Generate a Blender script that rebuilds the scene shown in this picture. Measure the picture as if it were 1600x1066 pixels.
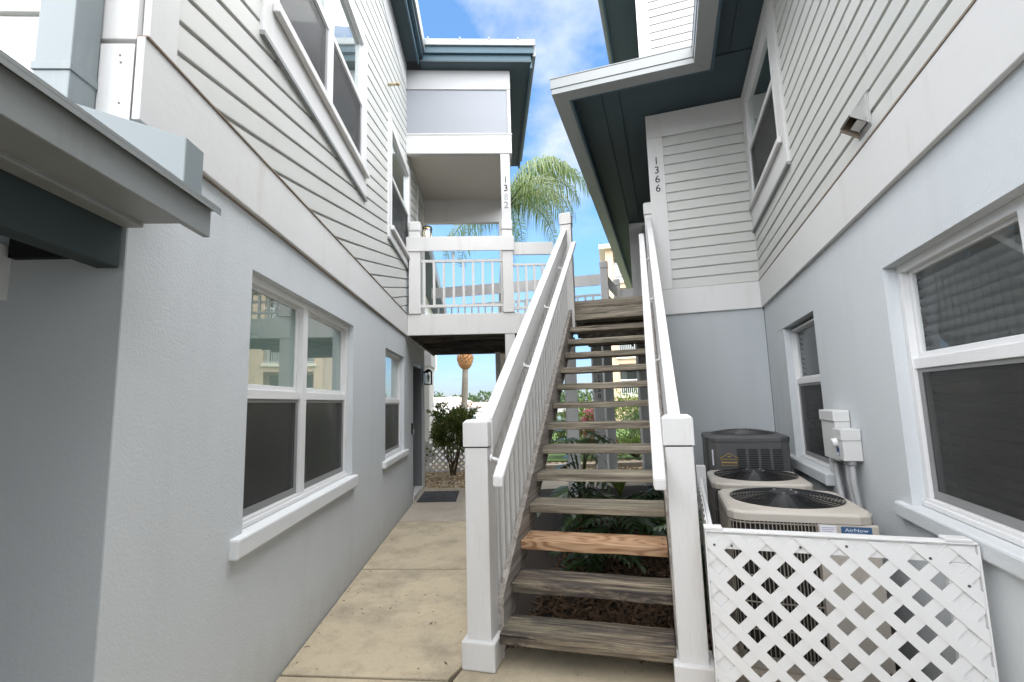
import bpy, bmesh, math, random
from mathutils import Vector, Matrix
R_ = random.Random(7)
for o in list(bpy.data.objects): bpy.data.objects.remove(o)
S = bpy.context.scene
C = S.collection
PI = math.pi

# ------------------------------------------------------------------ camera
YR = 0.35771      # heading of the right-hand building
YS = 0.32273      # heading of the staircase
yaw, pitch, roll, fpx = 0.0485152, 0.126345, -0.0286303, 751.55
fw = Vector((math.sin(yaw)*math.cos(pitch), math.cos(yaw)*math.cos(pitch), math.sin(pitch)))
rt = Vector((math.cos(yaw), -math.sin(yaw), 0)); up = rt.cross(fw)
r2 = rt*math.cos(roll)+up*math.sin(roll); u2 = -rt*math.sin(roll)+up*math.cos(roll)
cam_d = bpy.data.cameras.new('camera'); cam = bpy.data.objects.new('camera', cam_d); C.objects.link(cam)
M = Matrix((r2, u2, -fw)).transposed().to_4x4(); M.translation = Vector((0, 0, 1.6)); cam.matrix_world = M
cam_d.sensor_width = 36; cam_d.lens = 36*fpx/1600; cam_d.clip_start = .05; cam_d.clip_end = 3000
S.camera = cam

# ------------------------------------------------------------------ world, sun, exposure
SUN_EL, SUN_AZ = math.radians(70), math.radians(178)   # azimuth clockwise from +Y: sun high, behind and to the right, veiled by cloud
W = bpy.data.worlds.new('World'); S.world = W; W.use_nodes = True
nt = W.node_tree; nt.nodes.clear()
def N(t, typ, **k):
    n = t.nodes.new(typ)
    for a, b in k.items(): setattr(n, a, b)
    return n
wout = N(nt, 'ShaderNodeOutputWorld'); bg = N(nt, 'ShaderNodeBackground'); bg.inputs[1].default_value = .082
sky = N(nt, 'ShaderNodeTexSky', sky_type='NISHITA', sun_disc=False, sun_elevation=SUN_EL, sun_rotation=SUN_AZ, air_density=1.0, dust_density=.3, ozone_density=1.6)
tc = N(nt, 'ShaderNodeTexCoord'); sep = N(nt, 'ShaderNodeSeparateXYZ')
nt.links.new(tc.outputs['Generated'], sep.inputs[0])
def mth(t, op, a, b=None, c=None):
    n = N(t, 'ShaderNodeMath', operation=op)
    for i, v in enumerate((a, b, c)):
        if v is None: continue
        if isinstance(v, (int, float)): n.inputs[i].default_value = v
        else: t.links.new(v, n.inputs[i])
    return n.outputs[0]
zz = mth(nt, 'ADD', mth(nt, 'MAXIMUM', sep.outputs[2], 0.0), .22)
cx = mth(nt, 'DIVIDE', sep.outputs[0], zz); cy = mth(nt, 'DIVIDE', sep.outputs[1], zz)
cmb = N(nt, 'ShaderNodeCombineXYZ'); nt.links.new(cx, cmb.inputs[0]); nt.links.new(cy, cmb.inputs[1])
cn = N(nt, 'ShaderNodeTexNoise'); cn.inputs['Scale'].default_value = 1.15; cn.inputs['Detail'].default_value = 9; cn.inputs['Roughness'].default_value = .56; cn.inputs['Distortion'].default_value = .25
cmap = N(nt, 'ShaderNodeMapping'); cmap.inputs['Location'].default_value = (9.31, 14.48, 4.394)
nt.links.new(cmb.outputs[0], cmap.inputs[0]); nt.links.new(cmap.outputs[0], cn.inputs['Vector'])
cr = N(nt, 'ShaderNodeValToRGB'); cr.color_ramp.elements[0].position = .45; cr.color_ramp.elements[1].position = .60
nt.links.new(cn.outputs[0], cr.inputs[0])
tint = N(nt, 'ShaderNodeMixRGB', blend_type='MULTIPLY'); tint.inputs[0].default_value = 1; tr_ = N(nt, 'ShaderNodeValToRGB'); tr_.color_ramp.elements[0].color = (.36, .42, .62, 1); tr_.color_ramp.elements[1].color = (.86, 1.14, 1.26, 1); tr_.color_ramp.elements[1].position = .32
nt.links.new(sep.outputs[2], tr_.inputs[0]); nt.links.new(tr_.outputs[0], tint.inputs[2])
nt.links.new(sky.outputs[0], tint.inputs[1])
cn2 = N(nt, 'ShaderNodeTexNoise'); cn2.inputs['Scale'].default_value = 3.2; cn2.inputs['Detail'].default_value = 7; nt.links.new(cmap.outputs[0], cn2.inputs['Vector'])
cshade = N(nt, 'ShaderNodeValToRGB'); cshade.color_ramp.elements[0].position = .35; cshade.color_ramp.elements[0].color = (3.4, 3.65, 4.05, 1); cshade.color_ramp.elements[1].position = .62; cshade.color_ramp.elements[1].color = (5.3, 5.35, 5.4, 1)
nt.links.new(cn2.outputs[0], cshade.inputs[0])
mixc = N(nt, 'ShaderNodeMixRGB'); nt.links.new(cshade.outputs[0], mixc.inputs[2])
low = N(nt, 'ShaderNodeMapRange', interpolation_type='SMOOTHSTEP'); low.inputs[1].default_value = .30; low.inputs[2].default_value = .50; low.inputs[3].default_value = .10; low.inputs[4].default_value = .95
nt.links.new(sep.outputs[2], low.inputs[0]); nt.links.new(mth(nt, 'MULTIPLY', cr.outputs[0], low.outputs[0]), mixc.inputs[0]); nt.links.new(tint.outputs[0], mixc.inputs[1])
nt.links.new(mixc.outputs[0], bg.inputs[0]); nt.links.new(bg.outputs[0], wout.inputs[0])
sd = bpy.data.lights.new('sun', 'SUN'); sun = bpy.data.objects.new('sun', sd); C.objects.link(sun)
sd.energy = 5.0; sd.angle = math.radians(140); sd.color = (1, .965, .915)
sdir = Vector((math.sin(SUN_AZ)*math.cos(SUN_EL), math.cos(SUN_AZ)*math.cos(SUN_EL), math.sin(SUN_EL)))
sun.rotation_euler = sdir.to_track_quat('Z', 'Y').to_euler(); sun.location = (0, -5, 30)
S.view_settings.view_transform = 'Standard'; S.view_settings.look = 'None'
S.view_settings.exposure = 1.66; S.view_settings.gamma = 1
S.render.engine = 'CYCLES'; S.cycles.max_bounces = 8; S.cycles.diffuse_bounces = 5

# ------------------------------------------------------------------ materials
def new_mat(name):
    m = bpy.data.materials.new(name); m.use_nodes = True
    t = m.node_tree; b = t.nodes['Principled BSDF']; return m, t, b
def coords(t, scale=(1, 1, 1), rnd=False):
    tc = N(t, 'ShaderNodeTexCoord'); v = tc.outputs['Object']
    if rnd:
        oi = N(t, 'ShaderNodeObjectInfo'); mu = N(t, 'ShaderNodeVectorMath', operation='MULTIPLY_ADD')
        cb = N(t, 'ShaderNodeCombineXYZ')
        for i in range(3): t.links.new(oi.outputs['Random'], cb.inputs[i])
        mu.inputs[1].default_value = (37, 53, 91); t.links.new(cb.outputs[0], mu.inputs[0]); t.links.new(v, mu.inputs[2]); v = mu.outputs[0]
    mp = N(t, 'ShaderNodeMapping'); mp.inputs['Scale'].default_value = scale; t.links.new(v, mp.inputs[0]); return mp.outputs[0]
def noise(t, v, scale, detail=4, rough=.55, dist=0):
    n = N(t, 'ShaderNodeTexNoise'); t.links.new(v, n.inputs['Vector'])
    n.inputs['Scale'].default_value = scale; n.inputs['Detail'].default_value = detail; n.inputs['Roughness'].default_value = rough; n.inputs['Distortion'].default_value = dist
    return n.outputs[0]
def ramp(t, f, *st):
    r = N(t, 'ShaderNodeValToRGB'); e = r.color_ramp.elements
    while len(e) < len(st): e.new(.5)
    for i, (p, c) in enumerate(st): e[i].position = p; e[i].color = (c+(1,)) if len(c) == 3 else c
    t.links.new(f, r.inputs[0]); return r.outputs[0]
def mixc_(t, f, a, b, mode='MIX'):
    n = N(t, 'ShaderNodeMixRGB', blend_type=mode)
    for i, v in ((0, f), (1, a), (2, b)):
        if isinstance(v, (int, float)): n.inputs[i].default_value = v
        elif isinstance(v, tuple): n.inputs[i].default_value = v+(1,) if len(v) == 3 else v
        else: t.links.new(v, n.inputs[i])
    return n.outputs[0]
def bump(t, b, h, strength, dist=.01):
    n = N(t, 'ShaderNodeBump'); n.inputs['Strength'].default_value = strength; n.inputs['Distance'].default_value = dist
    t.links.new(h, n.inputs['Height']); t.links.new(n.outputs[0], b.inputs['Normal'])
def paint(name, c, rough=.55, var=.06, bs=.15, bscale=40, stretch=(1, 1, 1), dirt=None, metal=0, spec=.4):
    m, t, b = new_mat(name); v = coords(t, stretch)
    c2 = tuple(x*(1-2*var) for x in c)
    col = mixc_(t, noise(t, v, 1.3, 5), c, c2)
    if dirt:
        vd = coords(t, (3, 3, .45)); f = ramp(t, noise(t, vd, 1.6, 7, .65), (.56, (0, 0, 0)), (.78, (.55, .55, .55)))
        col = mixc_(t, f, col, dirt)
    t.links.new(col, b.inputs['Base Color']); b.inputs['Roughness'].default_value = rough; b.inputs['Metallic'].default_value = metal
    b.inputs['Specular IOR Level'].default_value = spec
    if bs: bump(t, b, noise(t, v, bscale, 5, .6), bs, .006)
    return m
MT = {}
def stucco(name, c):
    m, t, b = new_mat(name); v = coords(t)
    f1 = noise(t, v, .55, 6, .6); f2 = noise(t, coords(t, (2.2, 2.2, .3)), 1.2, 6, .6)
    col = mixc_(t, f1, tuple(x*1.05 for x in c), tuple(x*.93 for x in c))
    col = mixc_(t, ramp(t, f2, (.55, (0, 0, 0)), (.8, (.4, .4, .4))), col, tuple(x*.84 for x in c))
    sz = N(t, 'ShaderNodeSeparateXYZ'); t.links.new(v, sz.inputs[0])
    spl = ramp(t, mth(t, 'MULTIPLY_ADD', noise(t, coords(t, (5, 5, 1.5)), 1.5, 6, .65), .5, sz.outputs[2]), (.22, (.55, .55, .55)), (.62, (0, 0, 0)))
    col = mixc_(t, spl, col, (c[0]*.72, c[1]*.68, c[2]*.60))
    col = mixc_(t, ramp(t, noise(t, v, 2.4, 9, .75), (.60, (0, 0, 0)), (.78, (.35, .35, .35))), col, (c[0]*.86, c[1]*.85, c[2]*.83))
    t.links.new(col, b.inputs['Base Color']); b.inputs['Roughness'].default_value = .85; b.inputs['Specular IOR Level'].default_value = .2
    h = mth(t, 'ADD', noise(t, v, 75, 4, .6), mth(t, 'MULTIPLY', noise(t, v, 6, 3), 1.2)); bump(t, b, h, .2, .012)
    return m
MT['stucco'] = stucco('light_grey_stucco', (.555, .582, .60))
MT['sill'] = stucco('pale_sill_stucco', (.66, .675, .68))
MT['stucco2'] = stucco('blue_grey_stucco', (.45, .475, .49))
MT['doorgrey'] = paint('dark_grey_door_paint', (.17, .18, .19), .5, .05, .1, 20)
MT['jamb'] = stucco('blue_grey_jamb', (.36, .40, .44))
MT['white'] = paint('white_wood_paint', (.655, .65, .645), .6, .04, .45, 9, (7, 7, .8), (.52, .48, .43))
MT['trim'] = paint('soft_white_trim', (.66, .655, .645), .55, .04, .3, 18, (1, 1, 1), (.5, .47, .42))
MT['vinyl'] = paint('white_vinyl', (.69, .69, .69), .35, .02, .03, 30)
MT['railgrey'] = paint('pale_grey_rail_paint', (.66, .65, .63), .55, .04, .25, 24, (1, 1, 1), (.42, .4, .36))
MT['postgrey'] = paint('brightened_post_paint', (.74, .74, .73), .6, .05, .2, 24)  # post paint lightened to make up for the shade under the deck
def siding_mat():
    m, t, b = new_mat('warm_grey_siding'); v = coords(t, (1, 1, 1)); oi = N(t, 'ShaderNodeObjectInfo')
    base = mixc_(t, oi.outputs['Random'], (.535, .54, .515), (.59, .59, .565))
    col = mixc_(t, noise(t, v, .8, 5), base, (.505, .507, .48))
    g = noise(t, coords(t, (2, 2, 60)), 2.2, 5, .6, .4)
    col = mixc_(t, ramp(t, noise(t, coords(t, (1.2, 1.2, 7)), 1.5, 8, .7), (.58, (0, 0, 0)), (.8, (.35, .35, .35))), col, (.42, .40, .34))
    t.links.new(col, b.inputs['Base Color']); b.inputs['Roughness'].default_value = .5; bump(t, b, g, .18, .004); return m
MT['siding'] = siding_mat()
MT['porchwhite'] = paint('porch_white_paint', (.58, .575, .57), .6, .04, .4, 9, (.8, 7, 7))
MT['porchgrey'] = paint('porch_frieze_paint', (.46, .46, .46), .6, .04, .3, 18)
MT['sidingup'] = paint('pale_upper_siding', (.46, .46, .45), .55, .04, .15, 20)
MT['teal'] = paint('dark_teal_trim', (.055, .105, .135), .5, .12, .15, 14)
MT['soffit'] = paint('dark_teal_soffit', (.048, .076, .088), .6, .12, .2, 10)
MT['gutter'] = paint('grey_aluminium', (.29, .305, .305), .42, .05, .05, 8, (1, 1, 1), (.25, .25, .23), .15)
MT['darkgreen'] = paint('dark_green_beam', (.026, .042, .044), .65, .15, .3, 10)
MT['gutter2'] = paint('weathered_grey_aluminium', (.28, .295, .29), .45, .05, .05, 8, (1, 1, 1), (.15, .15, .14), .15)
MT['duct'] = paint('blue_grey_duct', (.245, .28, .29), .42, .05, .05, 6, (1, 1, 1), (.36, .4, .4))
MT['screenpanel'] = paint('grey_lanai_screen', (.30, .315, .34), .75, .03, .2, 220)
MT['ceil'] = paint('cream_ceiling', (.68, .655, .61), .6, .03, .1, 14)
MT['oldpvc'] = paint('yellowed_pipe', (.50, .40, .25), .6, .2, .1, 20)
MT['rust'] = paint('rusty_edge', (.36, .29, .23), .9, .3, .4, 40)
MT['black'] = paint('black_metal', (.012, .012, .013), .4, .1, .05, 30)
MT['darkvoid'] = paint('dark_gap', (.008, .009, .01), .9, .05, 0)
MT['digit'] = paint('black_number', (.01, .01, .012), .5, .05, 0)
MT['digitgrey'] = paint('pewter_number', (.19, .19, .20), .4, .1, 0, metal=.3)
MT['digitlight'] = paint('dull_grey_number', (.34, .34, .35), .4, .1, 0, metal=.3)
MT['shingle'] = paint('dark_shingle', (.13, .13, .13), .9, .2, .5, 30)
def glass(name, c, rough=.02, spec=.9, coat=.7):
    m, t, b = new_mat(name); v = coords(t)
    t.links.new(mixc_(t, noise(t, v, 1.1, 3), c, tuple(x*.6 for x in c)), b.inputs['Base Color'])
    b.inputs['Roughness'].default_value = .25; b.inputs['Specular IOR Level'].default_value = .5
    gl = N(t, 'ShaderNodeBsdfGlossy'); gl.inputs['Roughness'].default_value = rough; gl.inputs['Color'].default_value = (.93, 1, .98, 1)
    fr = N(t, 'ShaderNodeFresnel'); fr.inputs['IOR'].default_value = 1.55
    bm = N(t, 'ShaderNodeBump'); bm.inputs['Strength'].default_value = .025; bm.inputs['Distance'].default_value = .02; t.links.new(noise(t, v, 1.4, 2), bm.inputs['Height'])
    t.links.new(bm.outputs[0], gl.inputs['Normal'])
    mx = N(t, 'ShaderNodeMixShader'); t.links.new(mth(t, 'MINIMUM', mth(t, 'MULTIPLY_ADD', fr.outputs[0], coat*2.2, .06), 1.0), mx.inputs[0])
    t.links.new(b.outputs[0], mx.inputs[1]); t.links.new(gl.outputs[0], mx.inputs[2])
    t.links.new(mx.outputs[0], t.nodes['Material Output'].inputs[0]); return m
MT['glass'] = glass('window_glass', (.045, .062, .06))
m, t, b = new_mat('clear_window_glass'); trn = N(t, 'ShaderNodeBsdfTransparent'); trn.inputs[0].default_value = (.95, .97, .965, 1); gl = N(t, 'ShaderNodeBsdfGlossy'); gl.inputs['Roughness'].default_value = .015
fr = N(t, 'ShaderNodeFresnel'); fr.inputs['IOR'].default_value = 1.5; mx = N(t, 'ShaderNodeMixShader'); gbk = N(t, 'ShaderNodeNewGeometry'); t.links.new(mth(t, 'MULTIPLY', mth(t, 'MINIMUM', mth(t, 'MULTIPLY_ADD', fr.outputs[0], .85, .005), 1.0), mth(t, 'SUBTRACT', 1.0, gbk.outputs['Backfacing'])), mx.inputs[0]); t.links.new(trn.outputs[0], mx.inputs[1]); t.links.new(gl.outputs[0], mx.inputs[2]); t.links.new(mx.outputs[0], t.nodes['Material Output'].inputs[0]); MT['clearpane'] = m
MT['blind'] = paint('grey_blind_slat', (.30, .30, .305), .6, .05, 0)
MT['greenglass'] = glass('green_tint_glass', (.13, .22, .185), .015, .9, .55)
def screen_mat():
    m, t, b = new_mat('insect_screen'); v = coords(t)
    w1 = N(t, 'ShaderNodeTexWave', wave_type='BANDS', bands_direction='Z'); w1.inputs['Scale'].default_value = 95; t.links.new(v, w1.inputs['Vector'])
    w2 = N(t, 'ShaderNodeTexWave', wave_type='BANDS', bands_direction='Y'); w2.inputs['Scale'].default_value = 95; t.links.new(v, w2.inputs['Vector'])
    h = mth(t, 'MAXIMUM', w1.outputs[1], w2.outputs[1])
    t.links.new(mixc_(t, h, (.012, .012, .012), (.05, .05, .048)), b.inputs['Base Color']); b.inputs['Roughness'].default_value = .5
    tr = N(t, 'ShaderNodeBsdfTransparent'); mx = N(t, 'ShaderNodeMixShader'); mx.inputs[0].default_value = .52
    t.links.new(tr.outputs[0], mx.inputs[1]); t.links.new(b.outputs[0], mx.inputs[2]); t.links.new(mx.outputs[0], t.nodes['Material Output'].inputs[0]); return m
MT['screen'] = screen_mat()
MT['screenframe'] = paint('grey_screen_frame', (.23, .23, .23), .45, .05, 0)
def wood(name, stops, axis=0, rough=.8, gs=1.0, algae=True):
    m, t, b = new_mat(name); sc = [13, 13, 13]; sc[axis] = .55
    v = coords(t, tuple(sc), True); g = noise(t, v, 2.2*gs, 8, .66, .9)
    col = ramp(t, g, *stops)
    if algae:
        sv = [2.4, 2.4, 2.4]; sv[axis] = .55; va = coords(t, tuple(sv), True)
        k9 = .9*(1 if algae is True else algae)
        col = mixc_(t, ramp(t, noise(t, va, 1.6, 9, .72, .4), (.43, (0, 0, 0)), (.54, (k9, k9, k9))), col, (.038, .031, .032))
        col = mixc_(t, ramp(t, noise(t, va, 1.1, 5, .6), (.5, (0, 0, 0)), (.74, (.5, .5, .5))), col, (.15, .155, .10))
        sc2 = [30, 30, 30]; sc2[axis] = 1.0
        col = mixc_(t, ramp(t, noise(t, coords(t, tuple(sc2), True), 1.5, 4, .5), (.63, (0, 0, 0)), (.67, (.9, .9, .9))), col, (.02, .017, .015))
    t.links.new(col, b.inputs['Base Color']); b.inputs['Roughness'].default_value = rough; b.inputs['Specular IOR Level'].default_value = .25
    bump(t, b, g, .55, .012); return m
MT['tread'] = wood('weathered_tread', ((.34, (.030, .024, .020)), (.45, (.105, .085, .062)), (.54, (.20, .165, .118)), (.66, (.33, .28, .21))))
MT['tread2'] = wood('dry_weathered_tread', ((.34, (.075, .06, .048)), (.45, (.20, .17, .13)), (.54, (.30, .26, .20)), (.66, (.42, .375, .30))), algae=.35)
MT['stringer'] = wood('weathered_stringer', ((.25, (.10, .085, .078)), (.45, (.25, .225, .20)), (.6, (.37, .34, .31)), (.75, (.46, .43, .40))), 1, algae=False)
def newwood():
    m, t, b = new_mat('fresh_orange_pine'); v = coords(t, (1.0, 5, 5), True)
    v = coords(t, (.75, 4.2, 5.5), True); ring = mth(t, 'MULTIPLY_ADD', mth(t, 'SINE', mth(t, 'MULTIPLY', noise(t, v, 1.35, 2, .4), 95)), .5, .5)
    fine = noise(t, coords(t, (1.2, 40, 40), True), 2, 4); ring = mth(t, 'MULTIPLY_ADD', fine, .35, mth(t, 'MULTIPLY', ring, .75))
    col = ramp(t, ring, (.15, (.44, .285, .165)), (.55, (.38, .225, .12)), (.95, (.22, .11, .05)))
    col = mixc_(t, ramp(t, noise(t, coords(t, (1, 1, 1), True), 3, 5), (.5, (0, 0, 0)), (.8, (.5, .5, .5))), col, (.24, .17, .12))
    t.links.new(col, b.inputs['Base Color']); b.inputs['Roughness'].default_value = .7; bump(t, b, ring, .12, .004); return m
MT['newwood'] = newwood()
MT['deckwood'] = wood('dark_deck_wood', ((.25, (.06, .05, .042)), (.5, (.15, .125, .10)), (.75, (.25, .21, .17))), 0)
def concrete(name, a, b_, stain):
    m, t, b = new_mat(name); v = coords(t, (1, 1, 1), True)
    col = mixc_(t, ramp(t, noise(t, v, 1.1, 6, .6), (.3, (0, 0, 0)), (.7, (1, 1, 1))), a, b_)
    col = mixc_(t, ramp(t, noise(t, v, 2.7, 8, .7), (.44, (0, 0, 0)), (.68, (.9, .9, .9))), col, stain)
    col = mixc_(t, ramp(t, noise(t, v, .8, 9, .7, .6), (.52, (0, 0, 0)), (.70, (.6, .6, .6))), col, tuple(x*.62 for x in stain))
    col = mixc_(t, ramp(t, noise(t, v, 150, 3, .6), (.35, (0, 0, 0)), (.6, (.4, .4, .4))), col, tuple(x*1.25 for x in a))
    vo = N(t, 'ShaderNodeTexVoronoi'); vo.inputs['Scale'].default_value = 15; t.links.new(v, vo.inputs['Vector'])
    pit = ramp(t, vo.outputs['Distance'], (.09, (1, 1, 1)), (.13, (0, 0, 0)))
    sel = ramp(t, vo.outputs['Color'], (.60, (0, 0, 0)), (.62, (1, 1, 1)))
    pf = mixc_(t, 1.0, pit, sel, 'MULTIPLY'); col = mixc_(t, pf, col, (.05, .045, .04))
    t.links.new(col, b.inputs['Base Color']); b.inputs['Roughness'].default_value = .85; b.inputs['Specular IOR Level'].default_value = .25
    bump(t, b, mth(t, 'SUBTRACT', noise(t, v, 70, 6, .65), pf), .35, .008); return m
MT['concrete'] = concrete('tan_concrete', (.455, .385, .275), (.37, .315, .225), (.21, .185, .14))
MT['concrete2'] = concrete('pale_concrete', (.42, .365, .30), (.36, .315, .26), (.28, .25, .2))
MT['soil'] = paint('dark_mulch_soil', (.045, .033, .024), .95, .3, .8, 30)
MT['grass'] = paint('lawn_green', (.09, .16, .03), .9, .25, .6, 20)
MT['gravelbase'] = paint('tan_gravel_bed', (.30, .24, .16), .95, .25, .8, 40)
MT['asphalt'] = paint('grey_ground', (.22, .21, .19), .9, .15, .5, 25)
def rndcol(name, cols, rough=.8, spec=.3, trans=0):
    m, t, b = new_mat(name); g = N(t, 'ShaderNodeNewGeometry')
    st = [(i/max(1, len(cols)-1), c) for i, c in enumerate(cols)]
    col = ramp(t, g.outputs['Random Per Island'], *st)
    t.links.new(col, b.inputs['Base Color']); b.inputs['Roughness'].default_value = rough; b.inputs['Specular IOR Level'].default_value = spec
    if trans:
        tl = N(t, 'ShaderNodeBsdfTranslucent'); t.links.new(mixc_(t, .5, col, (.12, .2, .02)), tl.inputs[0]); mx = N(t, 'ShaderNodeMixShader'); mx.inputs[0].default_value = trans
        t.links.new(b.outputs[0], mx.inputs[1]); t.links.new(tl.outputs[0], mx.inputs[2]); t.links.new(mx.outputs[0], t.nodes['Material Output'].inputs[0])
    return m
MT['pebble'] = rndcol('river_pebbles', [(.42, .33, .21), (.52, .43, .3), (.30, .21, .12), (.6, .52, .4), (.22, .15, .09), (.47, .36, .2)])
MT['mulch'] = rndcol('bark_chips', [(.10, .06, .035), (.16, .10, .06), (.06, .04, .025), (.2, .13, .08)])
MT['bushleaf'] = rndcol('glossy_bush_leaf', [(.05, .09, .022), (.12, .17, .045), (.07, .12, .03), (.22, .26, .08), (.30, .28, .11), (.12, .18, .05)], .35, .5, .2)
MT['palmleaf'] = rndcol('palm_leaflet', [(.10, .16, .05), (.17, .24, .08), (.13, .19, .06), (.28, .33, .15), (.08, .13, .04)], .4, .5, .45)
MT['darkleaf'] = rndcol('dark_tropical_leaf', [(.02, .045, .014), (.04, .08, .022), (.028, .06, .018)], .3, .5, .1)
MT['hedgeleaf'] = rndcol('bright_hedge_leaf', [(.10, .17, .03), (.17, .25, .05), (.24, .31, .07), (.08, .14, .025)], .5, .4, .25)
MT['greyhedge'] = rndcol('blue_green_hedge_leaf', [(.06, .12, .05), (.10, .17, .08), (.05, .09, .04)], .5, .4, .2)
MT['pink'] = rndcol('azalea_petal', [(.75, .14, .28), (.8, .24, .4), (.65, .08, .18), (.82, .4, .48)], .6, .3, .3)
MT['redleaf'] = rndcol('croton_leaf', [(.35, .09, .05), (.45, .2, .07), (.14, .16, .03), (.5, .12, .09)], .5, .4, .2)
MT['fartree'] = rndcol('far_tree_leaf', [(.05, .085, .035), (.075, .11, .05), (.035, .06, .03)], .8, .2, .1)
MT['bark'] = paint('palm_bark', (.24, .21, .17), .95, .2, .7, 14, (1, 1, 5))
MT['cuthead'] = paint('cut_palm_boots', (.42, .21, .085), .9, .3, .7, 12)
MT['stem'] = paint('brown_stem', (.12, .085, .05), .9, .2, .4, 20)
MT['petiole'] = paint('green_petiole', (.06, .09, .03), .6, .2, .1, 20)
MT['peach'] = stucco('peach_stucco', (.56, .42, .30))
MT['peachtrim'] = paint('cream_trim', (.76, .68, .56), .7, .04, .1, 20)
MT['whitehouse'] = paint('white_far_wall', (.8, .78, .75), .7, .03, .1, 10)
MT['farroof'] = paint('faded_red_roof', (.34, .2, .16), .8, .1, .3, 10)
MT['beige'] = paint('beige_unit_paint', (.47, .435, .385), .45, .04, .06, 60, (1, 1, 1), (.3, .26, .2))
MT['unitgrey'] = paint('charcoal_unit_paint', (.085, .086, .088), .5, .08, .08, 60, (1, 1, 1), (.14, .13, .12))
MT['coil'] = paint('black_coil', (.02, .02, .02), .6, .2, .4, 90)
MT['wire'] = paint('beige_wire', (.30, .27, .225), .45, .08, 0)
MT['greywire'] = paint('grey_coated_wire', (.16, .15, .14), .4, .1, 0)
MT['pvc'] = paint('grey_pvc', (.58, .58, .57), .45, .04, .04, 20, (1, 1, 1), (.4, .39, .36))
MT['conduit'] = paint('grey_conduit', (.36, .365, .37), .5, .05, .05, 30)
MT['bluelabel'] = paint('blue_label', (.045, .105, .22), .4, .08, 0)
MT['paper'] = paint('white_paper_label', (.74, .74, .8), .6, .03, 0)
MT['ink'] = paint('grey_ink', (.35, .35, .42), .6, .03, 0)
MT['lightink'] = paint('pale_ink', (.62, .68, .75), .5, .03, 0)
MT['gold'] = paint('gold_emblem', (.45, .31, .09), .4, .05, 0, metal=.3)
MT['mat'] = paint('charcoal_doormat', (.06, .06, .066), .9, .25, .9, 28)
MT['mat2'] = paint('worn_mat_pattern', (.13, .13, .14), .9, .2, .6, 60)
MT['steel'] = paint('dull_steel', (.48, .48, .47), .35, .1, .08, 10, metal=.7)
def emit(name, c, s):
    m, t, b = new_mat(name); b.inputs['Base Color'].default_value = c+(1,); b.inputs['Emission Color'].default_value = c+(1,); b.inputs['Emission Strength'].default_value = s; return m
MT['bulb'] = emit('lit_bulb', (1, .72, .35), 9)
m, t, b = new_mat('clear_lantern_glass'); b.inputs['Base Color'].default_value = (.9, .95, .95, 1); b.inputs['Roughness'].default_value = .05; b.inputs['Transmission Weight'].default_value = .9; MT['clear'] = m

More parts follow.
